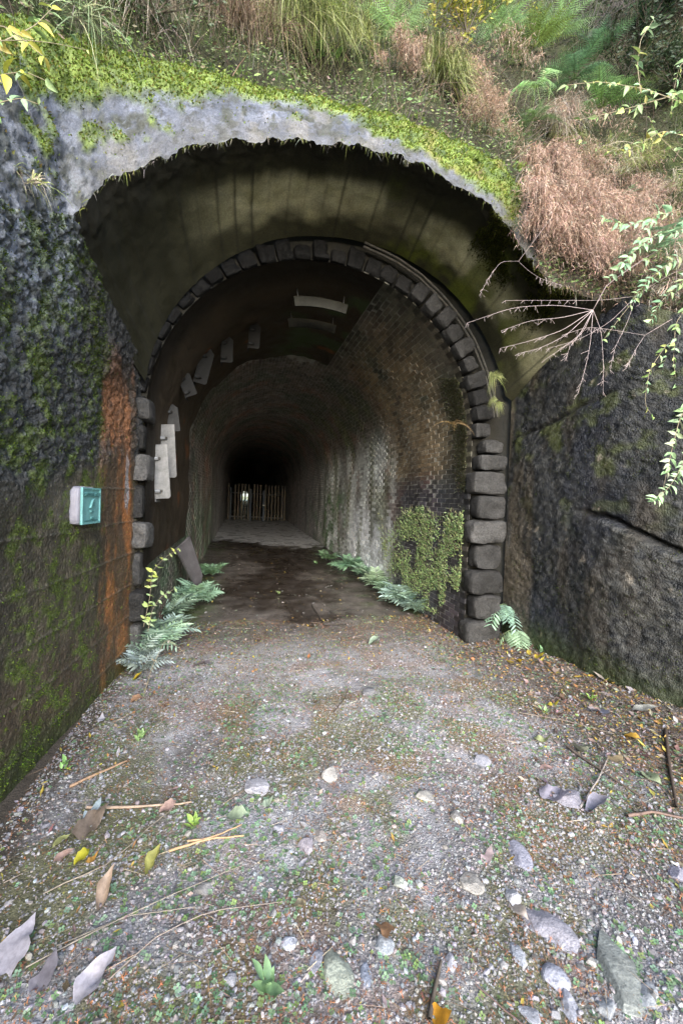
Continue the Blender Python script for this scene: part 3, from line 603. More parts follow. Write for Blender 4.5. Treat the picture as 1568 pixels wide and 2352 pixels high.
for sel, tv, tf in ((r > .0078, ICV, ICF), (r <= .0078, OV, OF)):
    k_ = int(sel.sum()); V = np.einsum('nij,nkj->nki', M[sel], tv[None]*(1+RNG.uniform(-.28, .28, (k_, len(tv), 1)))+RNG.normal(0, .08, (k_, len(tv), 3))).reshape(-1, 3)+np.repeat(P[sel], len(tv), 0)
    VV.append(V); FF.append((tf[None]+(np.arange(k_)*len(tv))[:, None, None]).reshape(-1, 3)+off); CC.append(np.repeat(cp[sel], len(tv), 0)); off += len(V)
obj('gravel', mesh('gravel', np.concatenate(VV), np.concatenate(FF), M_peb, np.concatenate(CC)), kind='stuff', label='grey gravel and small pebbles strewn over the path')
print('pebbles', N)
# cedar needles: little orange forked sprigs
P = gsample(90000, near=1.2); nn = .02+fbm(P, 2.6, 211)*.6+fbm(P, 8, 212)*.4; keep = RNG.random(len(P)) < ss(.45, .63, nn)*.9+.10; P = P[keep]; N = len(P)
ntv = np.array([(0, -.06, 0), (0, .06, 0), (1, 0, .15), (.4, 0, .02), (.75, .35, .1), (.5, .0, .05), (.45, 0, .03), (.7, -.35, .1), (.55, 0, .05)]); ntf = np.array([[0, 2, 1], [3, 5, 4], [6, 7, 8]])
s_ = RNG.uniform(.009, .028, N); P[:, 2] += RNG.uniform(.001, .008, N)
V, Fc, C_ = scatter(ntv, ntf, P, rotm(N, .35)*s_[:, None, None], pick([(.36, .15, .07), (.28, .13, .07), (.42, .2, .10), (.22, .12, .08), (.32, .22, .13)], N, .25))
obj('cedar_needles', mesh('cedar_needles', V, Fc, M_dry, C_), kind='stuff', label='orange brown cedar needles scattered over the gravel')
# shredded leaf litter, thicker along the right wall
P = gsample(70000, near=1.0); nn = fbm(P, 2, 221); keep = RNG.random(len(P)) < (.06+.94*ss(1.5, 2.9, P[:, 0]+(nn-.5)*1.4)+.4*ss(.3, -.7, P[:, 0])*ss(.4, .6, nn)+.35*ss(3.6, 4.2, P[:, 1]))*(1-.5*ss(4.6, 5.4, P[:, 1])); P = P[keep]; N = len(P)
s_ = np.exp(RNG.normal(math.log(.018), .45, N))*(1+.5*ss(1.8, 3, P[:, 0])); P[:, 2] += RNG.uniform(.002, .012, N)
V, Fc, C_ = scatter(LS, LSF, P, rotm(N, .35)*s_[:, None, None]*RNG.uniform(.6, 1.2, (N, 1, 3)), pick([(.14, .10, .07), (.20, .15, .11), (.28, .22, .18), (.10, .07, .05), (.33, .30, .30), (.30, .16, .07), (.24, .2, .2), (.4, .3, .07)], N, .25))
obj('leaf_litter', mesh('leaf_litter', V, Fc, M_dry, C_), kind='stuff', label='brown and grey shreds of leaf litter thickest along the rock wall')
# short straws and twigs
P = gsample(5200, near=1.1); P = P[RNG.random(len(P)) < .35+.65*ss(.45, .6, fbm(P, 1.6, 231))]; N = len(P); a = RNG.uniform(0, 6.28, N); P[:, 2] += RNG.uniform(.004, .014, N)
V, Fc, C_ = blades(P, np.stack([np.cos(a), np.sin(a), RNG.normal(0, .06, N)], -1), RNG.uniform(.03, .16, N), np.zeros(N), RNG.uniform(.0007, .0018, N), pick([(.3, .24, .17), (.2, .15, .1), (.38, .33, .25), (.14, .1, .08)], N, .2), 3)
obj('straw_litter', mesh('straw_litter', V, Fc, M_dry, C_), kind='stuff', label='thin straws and twiglets lying across the gravel')
# seedlings: three round leaflets
P = gsample(42000, near=1.15); nn = fbm(P, 2.4, 241)*.5+fbm(P, 7, 242)*.5; keep = RNG.random(len(P)) < (ss(.44, .61, nn)*.85+.07)*(1-.6*ss(3.2, 4.2, P[:, 1])*(P[:, 0] < 2)); P = P[keep]; N = len(P)
k3 = []; f3 = []
for q in range(4):
    a = q*math.pi/2+.3; c0 = np.array([math.cos(a), math.sin(a), .0])*.55+[0, 0, .5]; ring_ = [c0+.42*np.array([math.cos(b), math.sin(b), .12*math.cos(b-a)]) for b in np.arange(5)*2*math.pi/5]
    n0 = len(k3); k3 += ring_; f3 += [[n0, n0+1, n0+2], [n0, n0+2, n0+3], [n0, n0+3, n0+4]]
s_ = RNG.uniform(.005, .0145, N)
V, Fc, C_ = scatter(np.array(k3), np.array(f3), P, rotm(N, .2)*s_[:, None, None], pick([(.18, .30, .16), (.24, .36, .20), (.13, .22, .12), (.28, .42, .28), (.28, .38, .14)], N, .18))
obj('seedlings', mesh('seedlings', V, Fc, M_leaf, C_), kind='stuff', label='tiny round leaved green seedlings dotted through the gravel')
# moss flecks
P = gsample(60000, near=1.1); nn = fbm(P, 3.1, 37); keep = RNG.random(len(P)) < ss(.46, .62, nn)*.8; P = P[keep]; N = len(P)
V, Fc, C_ = scatter(np.array([(-.5, 0, 0), (.5, 0, 0), (0, .1, 1.0)]), np.array([[0, 1, 2]]), P, rotm(N, .5)*RNG.uniform(.004, .009, N)[:, None, None], pick([(.17, .19, .05), (.22, .22, .07), (.12, .15, .04)], N, .2))
obj('ground_moss', mesh('ground_moss', V, Fc, M_moss, C_), kind='stuff', label='thin olive moss between the pebbles')
# flecks of leaves and grit on the dark tunnel floor
N = 2600; X = RNG.uniform(-.9, 2.55, N); Y = RNG.uniform(5.0, 13.8, N); P = np.stack([X, Y, zfloor(X, Y)+(fbm(np.stack([X, Y, X*0], -1), 1.3, 5, 3)-.5)*.05+.006], -1); P = P[RNG.random(N) < .3+.5*ss(1, 0, abs(Y-12.6))+.2*ss(7, 5, Y)]; N = len(P)
V, Fc, C_ = scatter(LT, LF, P, rotm(N, .2)*RNG.uniform(.012, .05, N)[:, None, None], pick([(.35, .33, .30), (.25, .2, .14), (.45, .43, .40), (.4, .3, .08), (.15, .13, .1)], N, .2))
obj('floor_litter', mesh('floor_litter', V, Fc, M_dry, C_), kind='stuff', label='pale flecks of leaf and grit on the dark tunnel floor')

# ---------------------------------------------------------------- loose stones
def loose(name, px, py, wpx, hpx, col, label, seed, flat=.45, rz=0, cat='stone', group=None):
    p = gp(px, py); dcp = depth(p); wm = wpx*dcp/F; el = max(.35, -(ray(px, py)[2])); dm = hpx*dcp/F/el*.85
    V = rock_shape(I3V, seed); V = V*(1+.05*(fbm(V*2+seed, 1, seed)[:, None]-.5)*2+.05*(fbm(V*7+seed, 1, seed)[:, None]-.5)); V = V*np.array([wm, dm, min(wm, dm)*flat])*.49; Fc = I3F
    a = -math.atan2(p[0], p[1]); o = obj(name, mesh(name, V, Fc, M_pebo, smooth=False), None, label, cat, group)
    o.location = (p[0], p[1], p[2]+min(wm, dm)*flat*.06); o.rotation_euler = (random.uniform(-.08, .08), random.uniform(-.08, .08), a+R(rz)); o.color = (col[0]*.82, col[1]*.82, col[2]*.82, 1); return o
G1 = 'larger loose stones on the path'
for i, (px, py, wp, hp, c, rz, fl, lab) in enumerate([
    (1415, 2228, 92, 165, (.27, .29, .27), 18, .35, 'big greenish grey boulder slab in the lower right corner of the path'),
    (1258, 2130, 140, 62, (.33, .32, .36), -22, .3, 'long flat lilac grey slab beside the biggest boulder'),
    (778, 2242, 68, 112, (.33, .36, .30), 20, .4, 'pale lichen spotted oval rock at the bottom centre'),
    (1180, 2066, 40, 32, (.5, .5, .52), 20, .7, 'smooth pale pebble just above the flat lilac slab'),
    (883, 2172, 48, 38, (.40, .43, .46), -10, .6, 'rounded blue grey stone below a brown fallen leaf'),
    (666, 2166, 42, 30, (.44, .46, .52), 10, .6, 'pale bluish stone left of the rounded blue grey stone'),
    (842, 2243, 32, 52, (.30, .33, .40), 10, .5, 'narrow slate blue stone right of the lichen spotted rock'),
    (920, 2030, 36, 28, (.40, .43, .38), 0, .7, 'small cube shaped pale green grey stone in mid path'),
    (1078, 2030, 66, 42, (.36, .34, .31), -15, .4, 'angular brownish grey stone right of the cube shaped stone'),
    (590, 1812, 58, 40, (.44, .43, .46), 10, .4, 'pale lilac stone left of centre on the path'),
    (757, 1780, 44, 32, (.42, .40, .37), -20, .6, 'square buff stone at the middle of the path'),
    (972, 1828, 58, 26, (.44, .42, .38), -22, .5, 'elongated cream stone right of the path centre'),
    (704, 1946, 40, 32, (.33, .30, .33), 15, .6, 'dull mauve stone below the square buff stone'),
    (735, 1920, 30, 30, (.42, .38, .35), 40, .5, 'small pinkish triangular stone above the mauve stone'),
    (1276, 2252, 66, 50, (.33, .34, .40), -25, .5, 'slate blue stone left of the biggest boulder'),
    (1303, 2312, 44, 62, (.36, .37, .42), 25, .5, 'blue grey stone at the foot of the biggest boulder'),
    (1483, 2298, 42, 78, (.36, .38, .40), -12, .4, 'tall grey stone right of the biggest boulder'),
    (1392, 2318, 44, 40, (.34, .36, .38), 0, .5, 'lumpy grey stone under the lower end of the biggest boulder'),
    (1220, 2335, 62, 42, (.42, .43, .47), 5, .3, 'flat pale stone cut by the bottom edge right of centre'),
    (1186, 2192, 34, 52, (.36, .38, .42), 22, .5, 'narrow grey stone left of the slate blue stone'),
    (1035, 2215, 30, 40, (.36, .36, .40), 10, .5, 'upright oval grey stone right of the rounded blue grey stone'),
    (728, 2210, 34, 46, (.30, .31, .36), -10, .5, 'dark grey stone left of the lichen spotted rock'),
    (640, 1905, 26, 20, (.38, .38, .42), 0, .6, 'small grey stone left of the mauve stone'),
    (1105, 1750, 44, 26, (.34, .34, .38), -10, .5, 'flat bluish stone on the right half of the path'),
    (1310, 1835, 70, 46, (.38, .36, .40), -15, .25, 'pale flaky slab near the right hand litter'),
    (1190, 1965, 52, 60, (.31, .31, .37), 30, .35, 'crumpled blue grey flat stone above the smooth pale pebble'),
    (470, 2045, 40, 34, (.30, .29, .28), 0, .5, 'dull grey brown stone left of centre among straws'),
    (850, 1590, 40, 22, (.22, .22, .23), 0, .5, 'low dark stone in the upper gravel'),
    (1290, 1440, 34, 22, (.36, .38, .46), -10, .4, 'bluish stone under the rock wall near the quoins'),
    (1555, 2010, 36, 40, (.36, .35, .42), 0, .5, 'lilac grey stone cut by the right edge'),
    (1050, 1880, 34, 26, (.38, .36, .34), 0, .6, 'plain grey stone between the cream stone and the crumpled stone'),
    (530, 2250, 34, 30, (.33, .33, .36), 0, .5, 'dim grey stone at the bottom left of centre')]):
    loose('loose_stone', px, py, wp, hp, c, lab, i+20, fl, rz, 'stone', G1)
# unnamed middling stones: many alike
P = gsample(1500, .95, 4.4, 1.3); P = P[(P[:, 0] > -.85)]; P = P[RNG.permutation(len(P))[:520]]; sm = []
for k in range(6):
    sm.append((rock_shape(I2V, k+3, 9)*[1, .75, .5], I2F))
mb = MB()
for i, p in enumerate(P):
    V, Fc = sm[i % 6]; r_ = float(np.exp(RNG.normal(math.log(.010), .3))); Mr = rotm(1, .25)[0]*r_; c = pick([(.38, .37, .40), (.32, .31, .33), (.44, .43, .43), (.30, .27, .25), (.36, .38, .42)], 1, .12)[0]*(1-.5*ss(2.0, 3.2, p[0]))
    mb.add(V@Mr.T+p+[0, 0, r_*.3], Fc, c)
obj('scattered_stones', mb.mesh('scattered_stones', M_peb), kind='stuff', label='thumb sized grey stones sprinkled through the gravel')

# ---------------------------------------------------------------- fallen leaves
lm = {}
def leafmesh(w, curl, fold, mat, seg=7, wav=.0, seed=0):
    k = (w, curl, fold, mat.name, seed)
    if k not in lm:
        V, Fc = leaf_tmpl(w, seg, curl, fold); V[:, 2] += (vnoise(V*[4, 4, 1]+seed, 1, seed)-.5)*wav; V[:, 1] *= 1+(.5 if seg > 9 else .3)*(vnoise(V*[7, 3, 0]+seed, 1, seed+3)-.5); V[:, 1] += (.12 if seg > 9 else .04)*np.sin(V[:, 0]*3.5+seed)
        lm[k] = mesh('leaf', V, Fc, mat, smooth=True)
    return lm[k]
G2 = 'fallen leaves on the path'
for i, (px, py, L, w, rz, c, lab) in enumerate([
    (10, 2255, 150, .5, 55, (.44, .42, .48), 'largest pale grey leaf in the lower left corner'), (185, 2325, 125, .6, 40, (.48, .46, .52), 'curled pale grey leaf at the bottom edge left of centre'),
    (75, 2290, 80, .6, 40, (.18, .17, .2), 'dark grey curled leaf between the two big pale leaves'), (170, 1988, 46, .6, 30, (.45, .42, .03), 'bright yellow leaf on the left among seedlings'),
    (196, 1984, 36, .4, 5, (.50, .28, .07), 'orange leaf touching the bright yellow leaf'), (330, 2012, 66, .5, 35, (.34, .34, .10), 'olive yellow leaf right of the bright yellow leaf'),
    (120, 1950, 46, .45, 15, (.36, .38, .16), 'pale green yellow leaf above the bright yellow leaf'), (125, 1990, 48, .5, 20, (.38, .26, .22), 'pinkish leaf left of the bright yellow leaf'),
    (195, 1886, 52, .45, 40, (.34, .42, .46), 'bluish silver leaf on the left beside the straw'), (365, 1868, 50, .5, 20, (.40, .27, .23), 'rosy leaf at the end of the straw'),
    (165, 1912, 92, .7, 0, (.24, .19, .15), 'large crumpled brown leaf below the bluish silver leaf'), (215, 2095, 92, .35, 45, (.36, .27, .2), 'long tan leaf lying among grey twigs'),
    (868, 2118, 72, .45, -62, (.42, .24, .13), 'brown leaf above the rounded blue grey stone'), (672, 2088, 42, .6, -10, (.45, .38, .25), 'cream and yellow leaf in the lower middle'),
    (985, 2338, 62, .6, 5, (.55, .27, .03), 'orange leaf at the bottom edge right of centre'), (1170, 2078, 62, .5, -38, (.44, .38, .33), 'pale pink leaf propped against the long flat slab'),
    (1240, 1812, 80, .6, -20, (.33, .31, .37), 'large pale mauve leaf in the right hand litter'), (1340, 1860, 66, .6, 20, (.30, .29, .35), 'grey leaf below the mauve leaf'),
    (1345, 1630, 66, .55, -25, (.25, .26, .33), 'slate coloured leaf near the rock wall'), (1455, 1640, 60, .5, 30, (.40, .40, .36), 'cream leaf right of the slate coloured leaf'),
    (1405, 1740, 66, .5, -60, (.45, .37, .25), 'buff leaf in the right hand litter'), (1480, 1775, 56, .5, -45, (.36, .42, .26), 'pale green leaf next to the dark stick'),
    (1225, 1697, 52, .35, -5, (.40, .44, .22), 'slim green yellow leaf under the slate leaf'), (845, 1480, 32, .7, 10, (.36, .46, .34), 'round pale green leaf in front of the tunnel floor'),
    (745, 1350, 26, .4, -10, (.62, .62, .62), 'white leaf on the dark tunnel floor'), (1180, 1520, 30, .5, -15, (.55, .36, .03), 'small amber leaf near the right quoins'),
    (1225, 1512, 28, .5, 20, (.55, .42, .04), 'small yellow leaf right of the amber leaf'), (300, 1615, 32, .7, 15, (.38, .23, .14), 'rusty leaf by the left wall ferns'),
    (225, 1662, 28, .6, 50, (.46, .45, .5), 'small white leaf next to the left wall'), (305, 1562, 26, .4, 5, (.55, .40, .03), 'yellow sliver leaf by the left wall'),
    (440, 1530, 60, .5, -15, (.36, .31, .33), 'mauve leaf in front of the left ferns'), (690, 2000, 30, .5, 50, (.36, .36, .40), 'grey leaf in the middle gravel'),
    (800, 1955, 0, .5, 0, (.3, .3, .3), ''), (1430, 1690, 40, .5, 0, (.5, .3, .05), 'orange leaf beside the buff leaf'), (1255, 1620, 34, .4, 15, (.5, .42, .05), 'yellow leaf up against the rock wall litter'),
    (1330, 1720, 56, .6, -70, (.26, .28, .22), 'dull green leaf in the litter by the rock wall'), (1240, 1770, 40, .5, 30, (.5, .34, .3), 'pink leaf left of the buff leaf'), (940, 2075, 0, .5, 0, (.3, .3, .3), ''),
    (1110, 1985, 44, .5, 60, (.38, .30, .31), 'mauve brown leaf above the angular brownish stone'), (520, 1880, 60, .6, -10, (.36, .44, .30), 'broad pale green leaf left of the path centre'), (600, 1850, 36, .5, 10, (.36, .44, .33), 'pale green leaf by the lilac stone')]):
    if L == 0: continue
    p = gp(px, py, .008); dcp = depth(p); Lm = L*dcp/F*.82; m_ = leafmesh(w*1.3, .15+.2*(i % 3), .1+.25*(i % 2), M_leafo, 12, .32, i % 6)
    o = obj('fallen_leaf', m_, None, lab, 'leaf', G2); o.location = p; o.scale = (Lm, Lm, Lm); a = -math.atan2(p[0], p[1])
    o.rotation_euler = (random.uniform(-.2, .2), random.uniform(-.12, .02), a+R(rz)*1.1); o.color = (c[0]*.85, c[1]*.85, c[2]*.85, 1)

# ---------------------------------------------------------------- sticks and stalks on the ground
def stick(pts, r, c, lab, h=.012, grp='sticks and stalks on the path', name='stick', branches=()):
    P = resample([gp(*q, h) for q in pts], 9); P[:, 2] += np.abs(RNG.normal(0, .003, 9)); org = P[0].copy(); mb = MB(); V, Fc = tube(P-org, r, r*.6, 6); mb.add(V, Fc)
    for (t, dx, dy, L) in branches:
        q = P[int(t*8)]; mb.add(*tube(resample([q-org, q-org+np.array([dx, dy, .02])*L], 4), r*.5, r*.25, 4))
    o = obj(name, mb.mesh(name, M_twig, True), None, lab, 'stick', grp); o.location = org; o.color = (*c, 1)
for pts, r, c, lab, br_ in [
    ([(160, 1812), (225, 1782), (292, 1752)], .009, (.30, .20, .13), 'thick tan stick near the left wall', ()),
    ([(200, 1862), (300, 1860), (440, 1850)], .008, (.36, .27, .20), 'long straight pale stick ending at the rosy leaf', ()),
    ([(388, 1962), (470, 1935), (560, 1925)], .006, (.42, .28, .16), 'split orange straw in the left half of the path', ()),
    ([(430, 1940), (490, 1930), (555, 1900)], .005, (.40, .27, .16), 'thinner orange straw crossing the split straw', ()),
    ([(100, 2060), (260, 1985), (350, 1900), (395, 1865)], .003, (.27, .23, .18), 'thin grey stalk running past the olive yellow leaf', ()),
    ([(60, 2230), (250, 2130), (420, 2050), (560, 1995)], .0025, (.25, .22, .18), 'long thin grey twig among many on the lower left', ()),
    ([(130, 2180), (300, 2110), (450, 2090)], .0025, (.25, .22, .18), 'second thin grey twig below the long one', ()),
    ([(250, 2260), (360, 2160), (480, 2100), (650, 2080)], .0025, (.25, .21, .18), 'thin curved twig near the bottom left leaves', ()),
    ([(985, 2350), (995, 2290), (1012, 2215)], .008, (.09, .075, .06), 'dark brown stick rising from the bottom edge', ()),
    ([(1527, 1680), (1535, 1760), (1552, 1860)], .012, (.06, .045, .035), 'thick dark stick lying along the right edge', ()),
    ([(1330, 1860), (1370, 1800), (1395, 1745)], .006, (.26, .23, .21), 'forked grey twig in the right hand litter', ((.4, .3, .8, .15), (.7, .8, .2, .12))),
    ([(1300, 1720), (1400, 1790), (1480, 1840)], .008, (.14, .11, .09), 'dark crooked stick crossing the right hand litter', ((.5, .5, .5, .2),)),
    ([(1440, 1880), (1500, 1870), (1568, 1885)], .009, (.16, .11, .09), 'reddish brown stick by the right edge', ()),
    ([(1190, 1640), (1300, 1660), (1410, 1690)], .0035, (.22, .18, .14), 'slender stick below the rock wall', ()),
    ([(715, 1390), (745, 1440), (795, 1436)], .007, (.03, .025, .02), 'black bent strip at the tunnel mouth', ()),
    ([(765, 1640), (790, 1610), (800, 1585)], .003, (.07, .05, .04), 'tiny dark forked twig in mid gravel', ((.5, .6, .4, .07), (.7, -.6, .5, .06))),
    ([(1240, 2400), (1160, 2330), (1090, 2270)], .003, (.15, .1, .09), 'thin reddish twig at the bottom right of centre', ()),
    ([(830, 1555), (900, 1565), (1000, 1575)], .0025, (.16, .13, .1), 'fine straw in the upper gravel', ())]: stick(pts, r, c, lab, branches=br_)

# ---------------------------------------------------------------- plaque
def plaque():
    Y0, Y1 = 3.01, 3.31; Xw = XLf(3.15)+.03; Zc = at_x(199, 1162, Xw+.04)[2]; hgt = .262; t = thing('plaque', 'small green bronze heritage plaque on a pale block on the mossy left wall', 'plaque', (Xw, (Y0+Y1)/2, Zc))
    Wd = .31; R4 = Matrix(((0, 0, 1, 0), (1, 0, 0, 0), (0, 1, 0, 0), (0, 0, 0, 1)))      # local x -> world y, y -> z, z -> +x
    yawm = Matrix.Rotation(R(-3), 4, 'Z')
    def prt(n, V, Fc, m): return obj(n, mesh(n, V, Fc, m), t, M=yawm@R4)
    V, Fc = rough_block(Wd, hgt, .08, 3, 9, .003); V[:, 2] -= .01; prt('mounting_block', V, Fc, M_mount)
    prt('bronze_plate', box((-Wd/2+.012, -hgt/2+.012, .031), (Wd/2-.01, hgt/2-.012, .040)), BOXF, M_bronze)
    mb = MB(); a, b, c_, d_ = -Wd/2+.006, Wd/2-.004, -hgt/2+.006, hgt/2-.006
    for q in (((a, d_-.012, .034), (b, d_,   .048)), ((a, c_, .034), (b, c_+.012,   .048)), ((a, c_+.012, .034), (a+.010, d_-.012,   .048)), ((b-.012, c_+.012, .034), (b, d_-.012,   .048))): mb.add(box(*q), BOXF)
    obj('raised_border', mb.mesh('raised_border', M_bronze), t, M=yawm@R4)
    def text(s_, size, x, y, mat, nm, sx=1):
        cu = bpy.data.curves.new('txt', 'FONT'); cu.body = s_; cu.size = size; cu.extrude = .006; cu.align_x = 'CENTER'; cu.align_y = 'CENTER'; tmp = bpy.data.objects.new('txt', cu); COL.objects.link(tmp)
        dg = bpy.context.evaluated_depsgraph_get(); me = bpy.data.meshes.new_from_object(tmp.evaluated_get(dg)); bpy.data.objects.remove(tmp); me.materials.clear(); me.materials.append(mat)
        obj(nm, me, t, M=yawm@R4@Matrix.Translation((x, y, .046))@Matrix.Diagonal((sx, 1, 1, 1)))
    text('土木学会選奨土木遺産', .026, 0.0, .078, M_bdark, 'inscription')
    mb = MB(); pv = lambda pts, z0=.04, z1=.052: np.array([[x, y, z0] for x, y in pts]+[[x, y, z1] for x, y in pts])
    PF_ = np.array([[4, 5, 6, 7], [0, 3, 2, 1], [0, 1, 5, 4], [1, 2, 6, 5], [2, 3, 7, 6], [3, 0, 4, 7]])
    mb.add(pv([(-.028, -.014), (-.008, -.004), (.034, .050), (.006, .036)]), PF_); obj('emblem', mb.mesh('emblem', M_bronze), t, M=yawm@R4)
    mb = MB(); mb.add(pv([(.008, -.004), (.032, -.004), (.032, .026), (.008, .026)]), PF_); obj('emblem_box', mb.mesh('emblem_box', M_bdark), t, M=yawm@R4)
    text('JSCE', .020, 0.0, -.036, M_bdark, 'small_inscription'); text('1910', .024, 0.01, -.086, M_bdark, 'year')
    prt('date_line', box((-.11, -.103, .039), (.11, -.099, .046)), BOXF, M_bdark)
plaque()

# ---------------------------------------------------------------- steel plates bolted round the left haunch
boltV, boltF = tube(np.array([[0, 0, 0], [.07, 0, 0]]), .021, .021, 8); bolt_me = mesh('bolt_sleeve', boltV, boltF, M_steelp); nutV, nutF = tube(np.array([[.07, 0, 0], [.10, 0, 0]]), .014, .014, 6); nut_me = mesh('nut', nutV, nutF, M_steelp)
for i, (px, py, wp, hp, tilt, pt, sh, lab) in enumerate([
    (371, 1083, 33, 124, -5, 0, .22, 'lowest bright steel plate with two bolts on the left tunnel wall'), (386, 1036, 33, 122, -4, 0, .19, 'second lowest long steel plate half behind the lowest one'),
    (398, 960, 25, 62, -8, 1, .05, 'short steel plate third from the bottom'), (430, 882, 27, 56, -22, 1, .026, 'short steel plate leaning left, fourth from the bottom'),
    (470, 840, 29, 84, 13, 1, .022, 'long pointed steel plate leaning right, fifth from the bottom'), (522, 802, 26, 60, 0, 1, .022, 'upright pointed plate, second from the top of the row'),
    (585, 771, 25, 58, 3, 1, .02, 'topmost pointed steel plate of the row on the left haunch')]):
    d = ray(px, py); q, n, _, dist = B_tun.ray_cast(Vector(CAM), Vector(d)); p = np.array(q)-d*.4; 
    if i < 2: p = CAM+d*((4.72+.28*i)/d[1])
    dcp = depth(p); wm = wp*dcp/F; hm = hp*dcp/F
    t = thing('steel_plate', lab, 'metal plate', p, 'steel plates bolted round the left side of the tunnel vault', (0, R(tilt), -R(6)))
    prof2 = [(-.5, -.5), (.38, -.5), (.5, -.46), (.5, .36 if pt else .5), (.1, .5), (-.5, .40 if pt else .5)] if pt else [(-.5, -.5), (.4, -.5), (.5, -.46), (.5, .5), (.0, .5), (-.5, .5)]
    V = np.array([[x*wm, y0, z_*hm] for y0 in (0, .008) for x, z_ in prof2]); V[:, 1] += np.where(V[:, 0] < -.2*wm, .0, 0)
    mb = MB(); mb.add(V, np.array([[0, 1, 2, 2], [0, 2, 3, 3], [0, 3, 4, 4], [0, 4, 5, 5], [6, 8, 7, 7], [6, 9, 8, 8], [6, 10, 9, 9], [6, 11, 10, 10]]+[[k, k+6, (k+1) % 6+6, (k+1) % 6] for k in range(6)]))
    o = obj('plate', mb.mesh('plate', M_steelp), t); o.color = (sh, sh, sh*.98, 1)
    o = obj('flange', mesh('flange', box((-.5*wm-.008, .0, -.56*hm), (-.5*wm, .14, .36*hm)), BOXF, M_steelp), t); o.color = (sh*.6, sh*.6, sh*.6, 1)
    for zz_ in ((-.36, .24) if hp > 70 else (-.34, .22)):
        b = obj('bolt_sleeve', bolt_me, t); b.location = (-.42*wm, -.022, zz_*hm); s_ = .8*wm/.18; b.scale = (s_, 1, 1); b.color = (sh*1.25, sh*1.3, sh*1.35, 1)
        n_ = obj('nut', nut_me, b); n_.color = (sh*.35, sh*.33, sh*.3, 1)
for (rad, Yp, lab) in ((1.665, 4.86, 'upper curved pale metal strip at the crown of the tunnel'), (1.68, 5.5, 'lower curved pale metal strip at the crown of the tunnel')):
    a = np.linspace(R(101), R(78), 14); V = []
    for r_, y_ in ((rad-.115, 0), (rad, 0), (rad, .02), (rad-.115, .02)): V.append(np.stack([(r_)*np.cos(a), 0*a+y_, ZS+r_*np.sin(a)-4.0], -1))
    V = np.stack(V, 1); mb = MB(); i4 = np.arange(14*4).reshape(14, 4); j4 = np.roll(i4, -1, 1); mb.add(V.reshape(-1, 3), np.concatenate([np.stack([i4[:-1], i4[1:], j4[1:], j4[:-1]], -1).reshape(-1, 4), np.array([[0, 1, 2, 3], [55, 54, 53, 52]])]))
    t = thing('curved_strip', lab, 'metal strip', (CXT, Yp, 4.0), 'curved metal strips at the tunnel crown'); o = obj('strip', mb.mesh('strip', M_steelp), t); o.color = (.032, .032, .027, 1)
    for aa in (R(99), R(80)):
        V, Fc = tube(np.array([[rad*math.cos(aa), .01, ZS+rad*math.sin(aa)-4.0-.03], [(rad+.12)*math.cos(aa), .05, ZS+(rad+.12)*math.sin(aa)-4.0]]), .008, .008, 5); o = obj('hanger', mesh('hanger', V, Fc, M_steelp), t); o.color = (.1, .1, .1, 1)

# ---------------------------------------------------------------- gate deep in the tunnel
GY = 23.6; g = thing('slatted_gate', 'slatted wooden gate closing the tunnel far inside', 'gate', (CXT, GY, float(zfloor(0, GY))))
gdx = lambda zx: (740+zx*240/1568)*.68772; gdy = lambda zy: (1560+zy*220/1437)*.68772
slm = mesh('slat', box((-.045, -.02, 0), (.045, .02, 2.02)), BOXF, M_wood)
for zx in (140, 285, 355, 430, 505, 580, 700, 765, 830, 945, 1015, 1085, 1155, 1225, 1300, 1365):
    q = at_y(gdx(zx), 1190, GY); o = obj('slat', slm, g); o.location = (q[0]-CXT, -.03, .03+random.uniform(-.01, .03)); o.rotation_euler = (0, random.uniform(-.006, .006), 0); b = random.uniform(.8, 1.2); o.color = (.11*b, .09*b, .06*b, 1)
for zx, h_, wd in ((190, 1.85, .035), (620, 1.8, .055), (905, 1.75, .055), (1320, 1.75, .02)):
    q = at_y(gdx(zx), 1190, GY); o = obj('gate_post', mesh('gate_post', box((-wd, -.03, 0), (wd, .03, h_)), BOXF, M_steelp), g); o.location = (q[0]-CXT, .01 if wd < .05 else -.09, 0); o.color = (.10, .12, .145, 1)
for zz_, x0_, x1_ in ((1.56, 160, 600), (1.53, 630, 890), (1.5, 930, 1370), (.22, 160, 600), (.20, 630, 890), (.18, 930, 1370)):
    a_, b_ = at_y(gdx(x0_), 1190, GY)[0]-CXT, at_y(gdx(x1_), 1190, GY)[0]-CXT; o = obj('rail', mesh('rail', box((a_, .0, zz_-.035), (b_, .03, zz_+.035)), BOXF, M_steelp), g); o.color = (.06, .07, .08, 1)
q = at_y(gdx(905), 1190, GY); o = obj('padlock', mesh('padlock', box((-.06, -.16, 0), (.06, -.13, .06)), BOXF, M_steelp), g); o.location = (q[0]-CXT, 0, .86); o.color = (.7, .7, .68, 1)
# bank of bushes out in the daylight beyond the far end
N = 700; P = np.stack([RNG.uniform(-4, 6, N), RNG.uniform(222, 230, N), RNG.uniform(.8, 3.4, N)], -1)
V, Fc, C_ = scatter(LT, LF, P, rotm(N, 2)*RNG.uniform(.4, .9, N)[:, None, None], pick([(.3, .33, .15), (.4, .38, .25), (.2, .25, .1)], N, .2)); obj('far_bushes', mesh('far_bushes', V, Fc, M_leaf, C_), kind='stuff', label='sunlit bushes beyond the far mouth of the tunnel')

